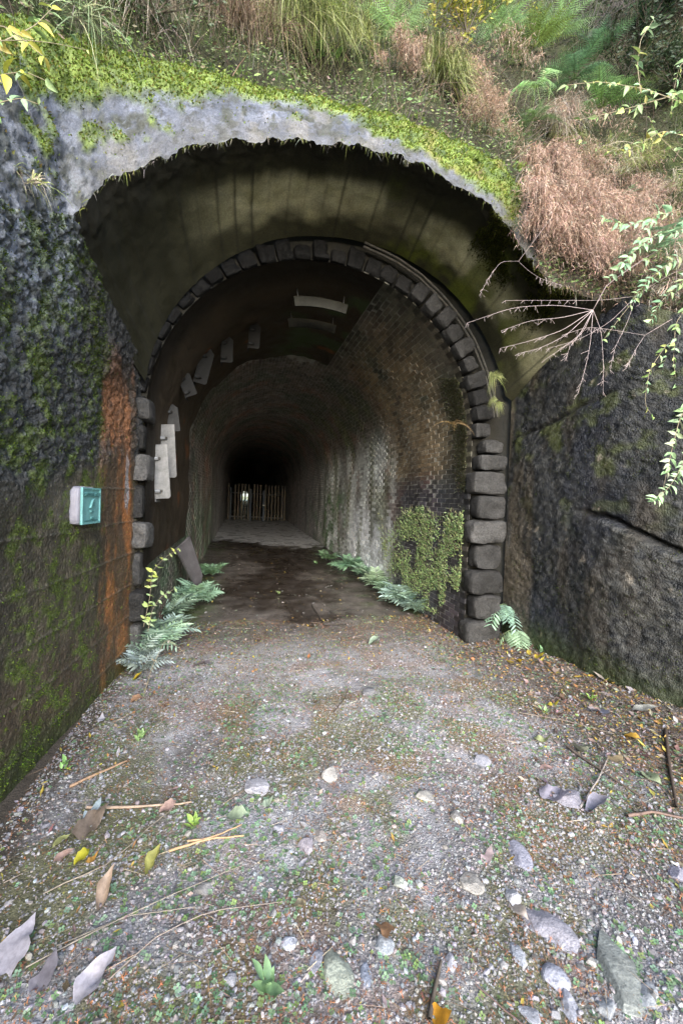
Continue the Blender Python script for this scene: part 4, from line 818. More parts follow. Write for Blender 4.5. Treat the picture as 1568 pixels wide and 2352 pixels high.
# ---------------------------------------------------------------- leaning board
A_ = [at_y(406, 1262, 6.15), at_y(437, 1233, 6.45), at_y(466, 1322, 6.95), gp(457, 1362)]
A_ = np.array(A_); n_ = np.cross(A_[1]-A_[0], A_[3]-A_[0]); n_ /= np.linalg.norm(n_); V = np.concatenate([A_, A_+n_*.03]); org = A_[3].copy()
o = obj('wooden_board', mesh('wooden_board', V-org, np.array([[0, 1, 2, 3], [4, 7, 6, 5], [0, 4, 5, 1], [1, 5, 6, 2], [2, 6, 7, 3], [3, 7, 4, 0]]), M_wood), None, 'weathered grey wooden board leaning on the left wall inside the tunnel', 'board'); o.location = org; o.color = (.13, .12, .125, 1)

# ---------------------------------------------------------------- moss and small growth as stuff
def tufts(name, P, Nn, size, cols, label, up=.5, jit=.2, mat=None, wd=.35, parent=None):
    N = len(P); d = unit(Nn*(1-up)+np.array([0, 0, up])+RNG.normal(0, .45, (N, 3))); Fm = frames(d)*size[:, None, None]
    tv = np.array([(-wd/2, 0, 0), (wd/2, 0, 0), (0, .1, .6), (-wd*.8, .0, .55), (wd*.7, .1, 1.0)]); tf = np.array([[0, 1, 2], [2, 3, 0], [1, 4, 2]])
    V, Fc, C_ = scatter(tv, tf, P, Fm, pick(cols, N, jit)); return obj(name, mesh(name, V, Fc, mat or M_moss, C_), parent, label, kind='stuff')
P, Nn = sample_grid(Hs, 46000, moss*(1-bed)+.02); Nn *= np.sign(Nn@np.array([0, -1, .8]))[:, None]
tufts('edge_moss', P-Nn*.004, Nn, RNG.uniform(.010, .026, len(P)), [(.17, .26, .05), (.24, .32, .06), (.11, .17, .03), (.19, .17, .06), (.27, .31, .07), (.08, .12, .03)], 'thick bright yellow green moss along the top of the hood', .35)
mo2 = ss(.47, .60, fbm(WL, 6, 86)*.5+fbm(WL, 20, 87)*.5+.10*(1-ss(1.2, 2.2, WL[..., 1])))*(1-ss(3.45, 3.6, WL[..., 1]))
P, Nn = sample_grid(WL, 42000, (mo2+.03)*(WL[..., 1] > 1.0)); Nn *= np.sign(Nn[:, 0])[:, None]
tufts('wall_moss', P, Nn, RNG.uniform(.006, .016, len(P)), [(.09, .15, .02), (.14, .21, .03), (.05, .08, .015), (.19, .26, .04), (.06, .07, .03)], 'dark and light green moss covering the left retaining wall', .1)
mo3 = ss(.52, .62, fbm(WRg, 5, 301)*.5+fbm(WRg, 18, 302)*.5)*(.35+.65*ss(.5, .1, WRg[..., 2])+.5*ss(1.6, 2.4, WRg[..., 2]))
P, Nn = sample_grid(WRg, 16000, mo3*(WRg[..., 1] > .8)); Nn *= -np.sign(Nn[:, 0])[:, None]
tufts('rock_moss', P, Nn, RNG.uniform(.006, .015, len(P)), [(.07, .10, .025), (.11, .15, .04), (.05, .06, .03), (.13, .13, .06)], 'sparse dark moss on the right hand rock face', .1)
# hanging roots and moss under the front lip
i_ = RNG.integers(a0, a1, 700); P = Hs[i_, 0]+RNG.normal(0, .006, (700, 3)); N = len(P)
V, Fc, C_ = blades(P, unit(np.stack([RNG.normal(0, .3, N), RNG.normal(-.3, .3, N), -np.ones(N)*.6], -1)), np.exp(RNG.normal(math.log(.022), .7, N)), np.ones(N)*.6, RNG.uniform(.001, .003, N), pick([(.16, .18, .05), (.2, .19, .14), (.25, .25, .22), (.1, .12, .03)], N, .2), 3)
obj('lip_fringe', mesh('lip_fringe', V, Fc, M_moss, C_), kind='stuff', label='ragged fringe of moss and rootlets hanging from the lip of the hood')
# dark moss under the right end of the vault
wv = np.where((frq > .70) & (frq < .9), 1, 0)*ss(.6, .15, vq)*ss(.4, .55, fbm(Vt, 5, 305)); P, Nn = sample_grid(Vt, 7000, wv+1e-6)
tufts('vault_moss', P, -Nn*np.sign(Nn@np.array([1, 0, 1]))[:, None], RNG.uniform(.012, .035, len(P)), [(.06, .07, .015), (.10, .11, .02), (.04, .045, .015)], 'dark feathery moss under the right end of the hood', -.2)
# plants clinging to the right tunnel wall
def wobx(h): return np.array([float((fbm(np.array([[h[0], h[1]*.8, h[2]]]), .9, 137)[0]-.5)*.10*ss(4.5, 5.5, h[1])), 0, 0])
pts = []; 
topy = lambda x: np.interp(x, [855, 870, 890, 905, 930, 960, 985, 1005, 1040, 1075, 1090], [1260, 1180, 1235, 1215, 1180, 1168, 1175, 1200, 1175, 1165, 1200])
while len(pts) < 6500:
    x = RNG.uniform(858, 1088); y = RNG.uniform(1165, np.interp(x, [858, 1088], [1345, 1450])); q = ray(x, y)
    if y < topy(x)+RNG.normal(0, 14) or x < 866+RNG.uniform(0, 30) or x > 1086-abs(RNG.normal(0, 14)) or vnoise(np.array([[x, y*.4, 0.]]), .06, 5)[0] < .36+.34*ss(1270, 1400, y)+random.uniform(-.2, .2): continue
    h_, n_, _, _ = B_tun.ray_cast(Vector(CAM), Vector(q))
    if h_ is not None: pts.append(np.array(h_)-[.008, 0, 0]+wobx(h_))
P = np.array(pts); N = len(P)
V, Fc, C_ = blades(P, unit(np.stack([RNG.normal(-.5, .25, N), RNG.normal(-.2, .3, N), np.ones(N)*.8], -1)), RNG.uniform(.025, .07, N), RNG.uniform(-.2, .5, N), RNG.uniform(.0025, .006, N), pick([(.38, .50, .22), (.48, .56, .28), (.26, .36, .15), (.52, .58, .34), (.24, .2, .12), (.10, .10, .06)], N, .25), 3)
obj('clinging_plants', mesh('clinging_plants', V, Fc, M_leaf, C_), kind='stuff', label='mat of fresh green sprigs clinging to the right tunnel wall')
P2 = P[RNG.random(N) < .35]; N = len(P2); V, Fc, C_ = scatter(LT, LF, P2-[.02, 0, 0], frames(RNG.normal(0, .5, (N, 3))+[-1, -.4, .5])*RNG.uniform(.02, .045, N)[:, None, None], pick([(.34, .5, .2), (.42, .54, .22), (.2, .32, .12)], N, .2))
obj('clinging_leaflets', mesh('clinging_leaflets', V, Fc, M_leaf, C_), kind='stuff', label='small round leaves among the sprigs on the right tunnel wall')
# dry dusty moss on the inner jamb above them
pts = []
while len(pts) < 5000:
    x = RNG.uniform(985, 1100); y = RNG.uniform(870, 1130); q = ray(x, y)
    if abs(x-np.interp(y, [870, 1000, 1130], [1035, 1070, 1075])) > RNG.uniform(8, 34): continue
    h_, n_, _, _ = B_tun.ray_cast(Vector(CAM), Vector(q))
    if h_ is not None: pts.append(np.array(h_)-[.006, 0, 0]+wobx(h_))
P = np.array(pts); N = len(P); tufts('jamb_moss', P, np.tile([-1.0, -.3, 0], (N, 1)), RNG.uniform(.012, .035, N), [(.13, .13, .07), (.16, .17, .10), (.09, .09, .05), (.17, .16, .12)], 'dusty grey green moss on the inner edge of the right jamb', .2)
# ---------------------------------------------------------------- undergrowth mass on the slope
hw = ss(9, 3.5, HILL[..., 1])*ss(-4, -1.5, HILL[..., 0])+.02; 
_v = HILL-CAM; _dc = _v@_f; _px = CXP+F*(_v@_r)/_dc; _py = CYP-F*(_v@_u)/_dc
hw = hw*np.where((_dc > .5) & (_px > -200) & (_px < 1750) & (_py > -260) & (_py < 1000), 1, .02)
P, Nn = sample_grid(HILL, 70000, hw); Nn *= np.sign(Nn@np.array([0, -1, 1]))[:, None]; N = len(P); P = P+Nn*RNG.uniform(0, .10, (N, 1))
dk = ss(2.2, 3.6, P[:, 0]-.25*(P[:, 1]-3))*ss(4.2, 5.2, P[:, 2]); cc = 1.5*pick([(.12, .19, .06), (.10, .16, .05), (.18, .25, .08), (.07, .11, .04), (.11, .16, .05), (.12, .10, .07), (.15, .18, .08), (.16, .13, .10), (.05, .07, .03), (.08, .06, .04)], N, .25)*(1-.7*dk)[:, None]
V, Fc, C_ = scatter(LS, LSF, P, frames(Nn*.5+RNG.normal(0, .6, (N, 3))+[0, -.4, .3])*np.exp(RNG.normal(math.log(.028), .4, N))[:, None, None], cc)
obj('undergrowth_leaves', mesh('undergrowth_leaves', V, Fc, M_leaf, C_), kind='stuff', label='mixed small leaves of the undergrowth on the slope above')
P, Nn = sample_grid(HILL, 10000, hw); Nn *= np.sign(Nn@np.array([0, -1, 1]))[:, None]; N = len(P)
V, Fc, C_ = blades(P, unit(Nn*.8+RNG.normal(0, .6, (N, 3))+[0, -.1, .5]), RNG.uniform(.25, .9, N), RNG.uniform(.2, 1.3, N), RNG.uniform(.0015, .0035, N), pick([(.16, .14, .12), (.22, .2, .18), (.1, .08, .06), (.25, .2, .15)], N, .2), 4)
obj('undergrowth_stems', mesh('undergrowth_stems', V, Fc, M_dry, C_), kind='stuff', label='tangle of thin grey stems and vines on the slope above')
# low leafy weeds along the back edge of the moss
i_ = RNG.integers(a0+20, NU-90, 5200); P = Hs[i_, -1]*.85+Hs[i_, -14]*.15+RNG.normal(0, .03, (5200, 3)); N = len(P)
V, Fc, C_ = scatter(LS, LSF, P+[0, 0, .015], frames(RNG.normal(0, .5, (N, 3))+[0, -.5, .8])*RNG.uniform(.012, .035, N)[:, None, None], pick([(.16, .24, .06), (.24, .32, .08), (.30, .38, .12), (.12, .17, .05)], N, .2))
obj('edge_weeds', mesh('edge_weeds', V, Fc, M_leaf, C_), kind='stuff', label='low green weeds where the moss meets the slope')

# ---------------------------------------------------------------- grass tufts
def tuft(px, py, N, L, cols, lab, wid=.0022, droop=(.7, 1.3), spread=.16, dirv=(0, -.7, .5), name='grass_tuft', cat='grass', group='hanging tufts of grass on the slope', side=False, sd=.35, mat=None):
    p, n = hit(px, py); root = p+n*(.10 if name == 'grass_tuft' and px > 80 else 0.0); big = name == 'grass_tuft' and py < 330 and not side; N = int(N*(2.1 if big else .95)); wid = wid*1.1; kc = 14 if spread > .08 else 3; cc_ = RNG.normal(0, 1, (kc, 3))*[spread, spread*.5, spread*.65]; cd_ = RNG.normal(0, .45, (kc, 3)); ck = RNG.integers(0, kc, N); cb_ = RNG.uniform(.55, 1.25, kc)
    R0 = cc_[ck]+RNG.normal(0, 1, (N, 3))*np.array([spread, spread*.4, spread*.4])*.32; d = unit(np.array(dirv)[None]+cd_[ck]+RNG.normal(0, sd*.8, (N, 3)))
    L = L*(1.7 if big else 1.1)
    Ls = L*RNG.uniform(.45, 1.1, N); dr = RNG.uniform(droop[0], droop[1], N); c = 1.25*pick(cols, N, .15)*cb_[ck][:, None]*np.where(RNG.random(N) < .2, .4, 1)[:, None]
    V, Fc, C_ = blades(R0, d, Ls, dr, RNG.uniform(.5, 1.2, N)*wid, c, 5, c*.8)
    t = thing(name, lab, cat, root, group); mb = MB(); mb.add(V, Fc, C_)
    if side:                                         # little seed twigs along the stems
        k = RNG.integers(0, N, N*4); tt_ = RNG.uniform(.35, 1, N*4)[:, None]; q = R0[k]+d[k]*(Ls[k][:, None]*(tt_-.25*tt_**2*dr[k][:, None]))+np.array([0, 0, -1.0])*(Ls*dr)[k][:, None]*tt_**2*.75
        V, Fc, C_ = blades(q, unit(RNG.normal(0, .7, (len(q), 3))+[0, -.2, -.5]), RNG.uniform(.02, .06, len(q)), np.ones(len(q))*.5, np.ones(len(q))*.0022, pick(cols, len(q), .18), 2); mb.add(V, Fc, C_)
    obj('blades', mb.mesh('blades', mat or M_dry), t, kind='stuff'); return t
PALE = [(.42, .38, .30), (.34, .29, .22), (.5, .46, .40), (.3, .26, .2)]; GRN = [(.26, .30, .09), (.34, .36, .14), (.18, .24, .07), (.42, .42, .24), (.22, .27, .10)]; RED = [(.44, .31, .25), (.52, .40, .33), (.34, .23, .17), (.48, .38, .30), (.24, .16, .11), (.5, .33, .26)]
tuft(290, -10, 420, .62, PALE, 'pale dry hanging grass at the top left beside the dark gap', .003)
tuft(130, 40, 200, .35, [(.2, .27, .15), (.3, .33, .2)], 'grey green grass behind the moss at the far left top', .003)
tuft(400, -30, 260, .5, [(.12, .2, .05), (.16, .25, .07), (.3, .28, .18)], 'dark green arching grass between the two pale tufts', .004)
tuft(500, 0, 520, .70, PALE, 'large tuft of bleached hanging grass left of the green tuft', .003)
tuft(540, 90, 300, .5, [(.25, .19, .14), (.3, .23, .16), (.2, .14, .1)], 'brown withered grass hanging under the bleached tuft')
tuft(620, 60, 520, .62, GRN, 'long fresh green grass tuft above the moss left of centre', .003)
tuft(700, 80, 460, .66, GRN, 'yellowish green grass tuft above the crown of the arch', .003)
tuft(590, -10, 260, .6, GRN, 'green grass at the very top left of centre', .003)
tuft(790, 120, 260, .45, GRN, 'loose green grass right of the broad leaved plant', .0025)
tuft(940, 170, 900, .42, RED, 'mound of reddish brown dry grass right of the crown', .0016, side=True)
tuft(1010, 210, 360, .5, GRN, 'green and straw grass below the reddish mound', .003)
tuft(1085, 235, 800, .42, RED, 'reddish brown dry grass left of the big hanging fern', .0016, side=True)
tuft(1110, 300, 420, .35, [(.3, .2, .14), (.4, .3, .22)], 'brown dry grass directly above the right shoulder of the hood', .0018, side=True)
tuft(1250, 300, 520, .42, PALE+RED[:1], 'straw coloured grass under the ferns on the right', .0022)
tuft(1290, 350, 260, .45, GRN, 'thin green grass right of the straw coloured grass', .0028)
tuft(1230, 410, 1200, .45, RED, 'upper part of the big reddish dry grass mound at the right shoulder', .0016, spread=.14, side=True)
tuft(1330, 420, 1500, .50, RED, 'largest reddish dry grass mound on the right bank', .0016, spread=.24, side=True)
tuft(1430, 470, 1000, .48, RED+PALE[:1], 'reddish grass at the right side of the largest mound', .0016, spread=.24, side=True)
tuft(1300, 520, 900, .42, RED, 'lower fringe of reddish grass hanging over the vault end', .0016, spread=.14, side=True)
tuft(1225, 470, 1100, .42, RED, 'reddish dry grass falling over the right shoulder beside the grey stone', .0016, spread=.12, side=True)
tuft(1290, 450, 1300, .42, RED, 'reddish dry grass between the shoulder and the largest mound', .0016, spread=.16, side=True)
tuft(1380, 540, 1300, .46, RED, 'reddish dry grass below the largest mound', .0016, spread=.17, side=True)
tuft(1330, 380, 500, .34, RED+PALE[:1], 'loose pinkish sprays above the largest mound', .0014, spread=.32, side=True)
tuft(1400, 520, 600, .34, RED+PALE[:1], 'loose pinkish sprays round the largest mound', .0014, spread=.34, side=True)
tuft(1080, 200, 500, .32, RED+PALE[:1], 'loose brown sprays between the ferns and the moss', .0014, spread=.34, side=True)
tuft(1240, 530, 900, .36, RED, 'reddish dry grass drooping beside the end of the vault lip', .0016, spread=.11, side=True)
tuft(1300, 580, 900, .34, RED, 'thin reddish grass directly over the bare branches', .0016, spread=.13, side=True)
tuft(1370, 600, 800, .32, RED, 'reddish grass hanging behind the bare branches', .0016, spread=.13, side=True)
tuft(1440, 540, 900, .36, RED+PALE[:1], 'pinkish dry grass behind the green leafy sprays', .0017, spread=.16, side=True)
tuft(1440, 590, 700, .30, RED+PALE[:1], 'straw and reddish grass above the bare branches', .0017, spread=.17, side=True)
tuft(1420, 400, 700, .42, PALE+GRN, 'mixed pale and green grass behind the largest mound', .0022, spread=.2)
tuft(1500, 560, 700, .42, RED+GRN[:1], 'mixed dry grass above the rock wall on the right', .0018, spread=.16, side=True)
tuft(1480, 380, 420, .45, GRN, 'thin green grass on the upper right bank', .0022)
tuft(1560, 460, 420, .42, PALE+GRN, 'straw grass cut by the right edge', .0022)
tuft(1560, 660, 380, .38, PALE+RED[:1], 'dry grass hanging over the rock wall at the right edge', .002, side=True)
tuft(55, 410, 90, .22, PALE+GRN, 'little pale grass tuft growing on the left wall', .003, spread=.04, dirv=(.8, -.2, .3))
tuft(1135, 860, 380, .16, [(.24, .28, .10), (.3, .32, .14), (.18, .2, .08)], 'green feathery moss tuft on the arch moulding', .0022, spread=.035, dirv=(-.3, -.6, .1), name='moss_tuft', cat='moss')
tuft(1140, 925, 300, .14, [(.24, .28, .10), (.3, .32, .14), (.18, .2, .08)], 'lower feathery moss tuft beside the arch stones', .0022, spread=.03, dirv=(-.3, -.6, .1), name='moss_tuft', cat='moss')

# ---------------------------------------------------------------- ferns
def frond_mesh(npair, wid, seed, simple=False):
    rs = np.random.default_rng(seed); t = np.linspace(0, 1, 18); ctr = np.stack([t-.15*t**2, 0*t, .35*t-(.75 if not simple else .55)*t**2], -1); mb = MB()
    V, Fc = tube(ctr, .008, .002, 4); mb.add(V, Fc, (.7, .65, .5))
    tp = np.linspace(.14 if not simple else .2, .985, npair)
    for k, ti in enumerate(tp):
        c0 = np.array([np.interp(ti, t, ctr[:, j]) for j in range(3)]); l = wid*(math.sin(math.pi*min(1, .12+ti*.95))**.7 if not simple else (1-.45*ti))*rs.uniform(.88, 1.08)
        for sg in (-1, 1):
            fw = .35+.4*ti; dv = np.array([fw, sg, -.10]); dv /= np.linalg.norm(dv); sd_ = np.array([1, -sg*fw, 0]); sd_ /= np.linalg.norm(sd_); m = 7 if not simple else 5
            u = np.linspace(0, 1, m); wq = .055*l*(1-u**1.6)*(1+(.45*np.where(np.arange(m) % 2, 1, -1) if not simple else 0)); wq[0] = .02*l if simple else wq[0]; wq[-1] = .004
            if simple: wq = .095*l*np.sin(np.pi*np.clip(u*.9+.08, 0, 1)); wq[-1] = .002
            P_ = c0+dv*(u*l)[:, None]+np.array([0, 0, -.35])*l*(u**2)[:, None]*.6
            G_ = np.stack([P_-sd_*wq[:, None], P_+sd_*wq[:, None]], 1); mb.add(G_.reshape(-1, 3), gridF(m, 2), np.ones(3)*rs.uniform(.5, 1.35))
    return mb.mesh('frond', M_frond)
M_frond = material('fern_frond', attr='objcol', fine=((7, .2),), rough=(.4, .65), spec=.4, trans=.25, coord='obj')
FR = [frond_mesh(20, .18, k) for k in range(3)]; FS = [frond_mesh(8, .46, k+9, True) for k in range(3)]
def fern(loc, n, L, col, lab, meshes=FR, face=None, spread=300, lift=.5, group='ferns', jit=.3):
    t = thing('fern', lab, 'fern', loc, group); f0 = math.atan2(-loc[1]+0, 0-loc[0]) if face is None else face
    n = int(n*(1.5 if meshes is FS else 2.0)); L = L*(1.22 if meshes is FS else 1.22)
    for k in range(n):
        o = obj('frond', meshes[k % 3], t); a = f0+R(spread)*((k+.5)/n-.5)+random.uniform(-.2, .2); s_ = L*random.uniform(.75, 1.2)*1.12; o.scale = (s_, s_*random.uniform(.85, 1.1), s_)
        o.rotation_euler = (random.uniform(-jit, jit), -lift+random.uniform(-.3, .3), a); b = random.uniform(.8, 1.2); o.color = (col[0]*b, col[1]*b, col[2]*b*random.uniform(.85, 1.1), 1)
    return t
MINT = (.46, .68, .34); YG = (.60, .68, .14); DG = (.22, .38, .14); G3 = 'green ferns on the slope'
def hf(px, py): p, n = hit(px, py); return p+n*.26
for (px, py, n, L, c, lab, sp, lf) in [
    (905, 150, 7, .42, MINT, 'pale mint fern left of the reddish mound', 260, .5), (800, 55, 8, .50, YG, 'yellow green fern at the top right of the grass tufts', 260, .6), (740, 20, 6, .5, YG, 'yellow green fern at the very top centre', 260, .6),
    (1070, 110, 8, .42, (.24, .30, .08), 'olive fern under the yellow shrub', 280, .6), (1130, 130, 8, .42, MINT, 'mint fern right of the olive fern', 260, .5), (1200, 165, 9, .46, (.24, .34, .09), 'broad golden green fern at the centre of the fern bank', 300, .5),
    (1255, 140, 8, .42, MINT, 'tall mint fern at the top of the fern bank', 260, .6), (1285, 230, 8, .46, (.16, .30, .15), 'cool green fern at the right of the fern bank', 260, .2), (1195, 255, 6, .50, MINT, 'large mint fern hanging down over the dry grass', 90, -.5),
    (1180, 330, 6, .26, (.22, .34, .14), 'small fern beneath the large hanging fern', 200, .2), (1360, 300, 8, .5, DG, 'dark green fern drooping on the right of the straw grass', 240, .1), (1340, 190, 5, .42, (.2, .36, .2), 'fern with long fronds reaching to the right', 160, .4),
    (430, 20, 7, .42, (.16, .28, .10), 'leafy green fern at the top between pale tufts', 240, .1), (1450, 640, 6, .3, (.22, .38, .22), 'light fern among branches on the right bank', 220, .1), (1515, 600, 7, .34, (.22, .4, .24), 'light blue green fern near the right edge', 220, .1),
    (1410, 510, 5, .2, (.24, .4, .22), 'little fern in the middle of the largest reddish mound', 200, .3)]: fern(hf(px, py), n, L, c, lab, spread=sp, lift=lf, group=G3)
G4 = 'pale broad fronded ferns at the foot of the walls'; PALEG = (.46, .64, .48)
for (px, py, n, L, c, lab) in [(372, 1470, 16, .26, (.36, .48, .40), 'full pale fern between the biggest and the second fern on the left'), (420, 1400, 13, .24, (.30, .44, .32), 'small pale fern between the second and third fern on the left'), (318, 1520, 10, .2, (.38, .46, .42), 'silvery fern tucked against the left wall'),
    (845, 1325, 12, .26, (.28, .44, .30), 'low fern between the farthest and the middle right fern'), (920, 1365, 12, .24, (.30, .44, .30), 'fern between the middle and the brightest right fern'), (1020, 1405, 12, .22, (.30, .42, .34), 'small fern right of the brightest one'), (345, 1500, 17, .30, PALEG, 'biggest pale fern at the foot of the left portal jamb'), (330, 1545, 9, .2, (.36, .43, .40), 'greyish fern in front of the biggest left fern'), (392, 1425, 12, .28, (.32, .44, .33), 'second pale fern along the left wall'),
    (450, 1385, 12, .30, (.28, .44, .30), 'third pale fern by the foot of the wooden board'), (485, 1325, 9, .26, (.20, .34, .2), 'greener fern behind the wooden board'), (290, 1540, 6, .13, (.34, .44, .40), 'tiny fern by the left wall'),
    (805, 1310, 12, .34, (.24, .42, .28), 'farthest fern at the foot of the right tunnel wall'), (755, 1290, 8, .26, (.22, .36, .2), 'small weedy fern farthest in on the right'), (880, 1350, 14, .34, (.36, .48, .33), 'middle pale fern below the clinging plants'),
    (985, 1390, 18, .34, (.36, .50, .42), 'brightest pale fern in front of the right tunnel wall')]:
    p = gp(px, py); p[0] = min(max(p[0], -1.0), 2.5); fern(p+[0, 0, .04], n, L, c, lab, FS, spread=330, lift=.7, group=G4, jit=.5)
p, n = hit(1155, 1385); fern(p-[0.02, .04, 0], 6, .26, (.30, .46, .34), 'light fern hanging from the lowest right quoins', FS, spread=150, lift=-.5, group=G4)
p, n = hit(1180, 1440); fern(p-[0.02, .06, 0], 5, .22, (.34, .48, .30), 'lower hanging fern beside the right quoins', FS, spread=120, lift=-.7, group=G4)
p, n = hit(1050, 975); fern(p-[.05, 0, 0], 4, .2, (.34, .24, .12), 'withered brown fern on the right brick wall', FR, spread=160, lift=0, group='ferns on the brick wall')

# ---------------------------------------------------------------- leafy branches and sprigs
LV = {}
def sprig(pts3, r, leafL, gap, cols, lab, stemc=(.28, .24, .16), name='leafy_branch', cat='branch', group='leafy branches overhanging from the right', w=.5, droop=.3, twin=True):
    leafL = leafL*1.45; gap = gap*1.15
    P = resample(smooth_pts(resample(pts3, 30), 3), 40); org = P[0].copy(); t = thing(name, lab, cat, org, group); st_ = obj('stem', mesh('stem', *tube(P-org, r, r*.4, 5), M_twig, smooth=True), t); st_.color = (*stemc, 1)
    tot = np.linalg.norm(np.diff(P, axis=0), axis=1).sum(); n = max(3, int(tot/gap)); m_ = leafmesh(w, -.25, .25, M_leafo, 5, .06, 1)
    for k in range(n):
        if 0 < k < n-1 and random.random() < .12: continue
        f = min(1, max(.05, .12+.88*k/(n-1)+random.uniform(-.35, .35)/n)); q = np.array([np.interp(f, np.linspace(0, 1, 40), P[:, j]) for j in range(3)]); i0 = min(38, int(f*39)); tg = unit(P[i0+1]-P[i0])
        for sg in ((-1, 1) if twin else ((-1) ** k,)):
            sd_ = unit(np.cross(tg, [0.1, -.8, .6])); d = unit(tg*.5+sd_*sg*.9+np.array([0, -.1, -droop])+RNG.normal(0, .38, 3)); up_ = unit(np.cross(np.cross(d, RNG.normal(0, .55, 3)+[0, -1, .45]), d)); yv = np.cross(up_, d); s_ = leafL*random.uniform(.45, 1.25)*(1-.25*f)
            o = obj('leaf', m_, t, M=Matrix([[d[0]*s_, yv[0]*s_, up_[0]*s_, q[0]-org[0]], [d[1]*s_, yv[1]*s_, up_[1]*s_, q[1]-org[1]], [d[2]*s_, yv[2]*s_, up_[2]*s_, q[2]-org[2]], [0, 0, 0, 1]])); c = pick(cols, 1, .12)[0]; o.color = (*[float(v) for v in c], 1)
    return t
def pp(*q): return [at_y(x, y, Y) for x, y, Y in q]
LG = [(.26, .38, .14), (.32, .44, .2), (.20, .32, .10), (.40, .44, .14), (.28, .42, .24)]; YL = [(.48, .46, .08), (.36, .42, .08), (.5, .42, .1)]
sprig(pp((1600, 250, 2.6), (1484, 205, 2.65), (1374, 187, 2.7), (1300, 196, 2.75)), .004, .062, .05, LG, 'topmost leafy branch reaching in from the right edge')
sprig(pp((1600, 205, 2.6), (1500, 232, 2.65), (1420, 255, 2.7), (1330, 275, 2.75)), .004, .062, .05, LG, 'second leafy branch from the right edge')
sprig(pp((1470, 215, 2.65), (1462, 150, 2.68), (1470, 90, 2.7), (1500, 45, 2.72)), .004, .062, .07, LG, 'upright leafy twig rising from the branches', droop=.6)
sprig(pp((1600, 320, 2.6), (1520, 300, 2.6), (1470, 330, 2.6), (1430, 350, 2.62)), .003, .055, .05, YL+LG, 'yellowish leafy twig below the second branch')
sprig(pp((1600, 400, 2.7), (1540, 340, 2.72), (1500, 300, 2.75), (1490, 270, 2.8)), .003, .05, .045, LG, 'short leafy twig at the right edge')
sprig(pp((1600, 120, 2.7), (1560, 150, 2.7), (1545, 210, 2.72), (1540, 260, 2.75)), .003, .05, .05, LG, 'drooping leafy twig at the upper right edge')
sprig(pp((1440, 330, 3.0), (1410, 350, 3.0), (1370, 345, 3.0), (1330, 320, 3.0)), .003, .045, .05, LG, 'small leafy twig left of the yellowish twig')
TEAL = [(.24, .42, .24), (.30, .48, .28), (.2, .36, .2), (.36, .48, .22)]
for i, q in enumerate([((1600, 560), (1540, 600), (1490, 640), (1450, 690)), ((1600, 620), (1550, 660), (1510, 700), (1490, 745)), ((1560, 480), (1500, 500), (1440, 520), (1385, 500)), ((1520, 470), (1470, 540), (1450, 590), (1420, 620)), ((1600, 470), (1560, 520), (1530, 560), (1480, 600)), ((1600, 740), (1560, 770), (1530, 810), (1520, 850))]):
    sprig(pp(*[(x, y, 2.7+.03*j) for j, (x, y) in enumerate(q)]), .003, .055, .035, TEAL, ['green leafy spray over the bare branches near the right edge', 'lower green leafy spray near the right edge', 'green leafy spray on the upper reddish grass', 'green leafy spray hanging down beside the bare branches', 'green leafy spray between the fern and the right edge', 'lowest green leafy spray above the rock face'][i], group='green leafy sprays on the right bank')
sprig(pp((1590, 760, 2.75), (1530, 790, 2.75), (1490, 850, 2.75), (1478, 930, 2.75), (1500, 960, 2.7)), .003, .045, .06, LG, 'hanging vine down the rock face at the right', group='vines hanging down the rock face')
sprig(pp((1600, 520, 2.7), (1500, 540, 2.7), (1430, 600, 2.72), (1400, 640, 2.75)), .003, .055, .05, [(.30, .46, .26), (.26, .42, .22)], 'blue green leafy twig on the right bank')
sprig(pp((1600, 900, 2.6), (1560, 960, 2.6), (1540, 1040, 2.58), (1520, 1130, 2.55)), .004, .065, .04, [(.26, .42, .2), (.32, .48, .24), (.4, .46, .3)], 'dense leafy vine lowest on the right rock face', group='vines hanging down the rock face')
sprig(pp((1580, 1030, 2.5), (1560, 1080, 2.5), (1535, 1120, 2.48), (1500, 1150, 2.46)), .003, .06, .035, [(.30, .46, .24), (.36, .5, .28)], 'leaf cluster at the tip of the lowest vine', group='vines hanging down the rock face')
sprig(pp((1600, 680, 2.7), (1550, 740, 2.7), (1545, 830, 2.7), (1555, 900, 2.7)), .003, .05, .05, LG+[(.22, .34, .16)], 'vine along the right edge above the rock face', group='vines hanging down the rock face')
sprig(pp((1560, 580, 2.75), (1480, 660, 2.78), (1430, 720, 2.8), (1385, 780, 2.8)), .003, .04, .07, LG, 'thin vine crossing the bare branches', group='vines hanging down the rock face')
sprig(pp((-60, 120, 1.9), (20, 90, 1.95), (80, 60, 2.0), (120, 20, 2.05)), .003, .05, .04, YL+LG, 'yellow green leafy twig at the upper left corner', group='leafy twigs at the left edge')
sprig(pp((-60, 200, 1.9), (10, 170, 1.9), (60, 165, 1.9), (105, 185, 1.9)), .003, .05, .035, YL+LG, 'second yellow green twig at the left edge', group='leafy twigs at the left edge')
sprig(pp((-60, 280, 1.9), (0, 235, 1.9), (50, 225, 1.9), (90, 240, 1.9)), .003, .045, .035, LG+YL, 'third leafy twig at the left edge', group='leafy twigs at the left edge')
sprig(pp((-40, 60, 1.9), (10, 60, 1.9), (60, 95, 1.9), (100, 130, 1.9)), .003, .04, .04, YL, 'small yellow twig over the moss at the left edge', group='leafy twigs at the left edge')
sprig(pp((-50, 95, 1.9), (60, 92, 1.9), (130, 100, 1.9), (200, 115, 1.95)), .002, .02, .3, LG, 'nearly bare pale twig lying over the moss at the left', group='leafy twigs at the left edge')
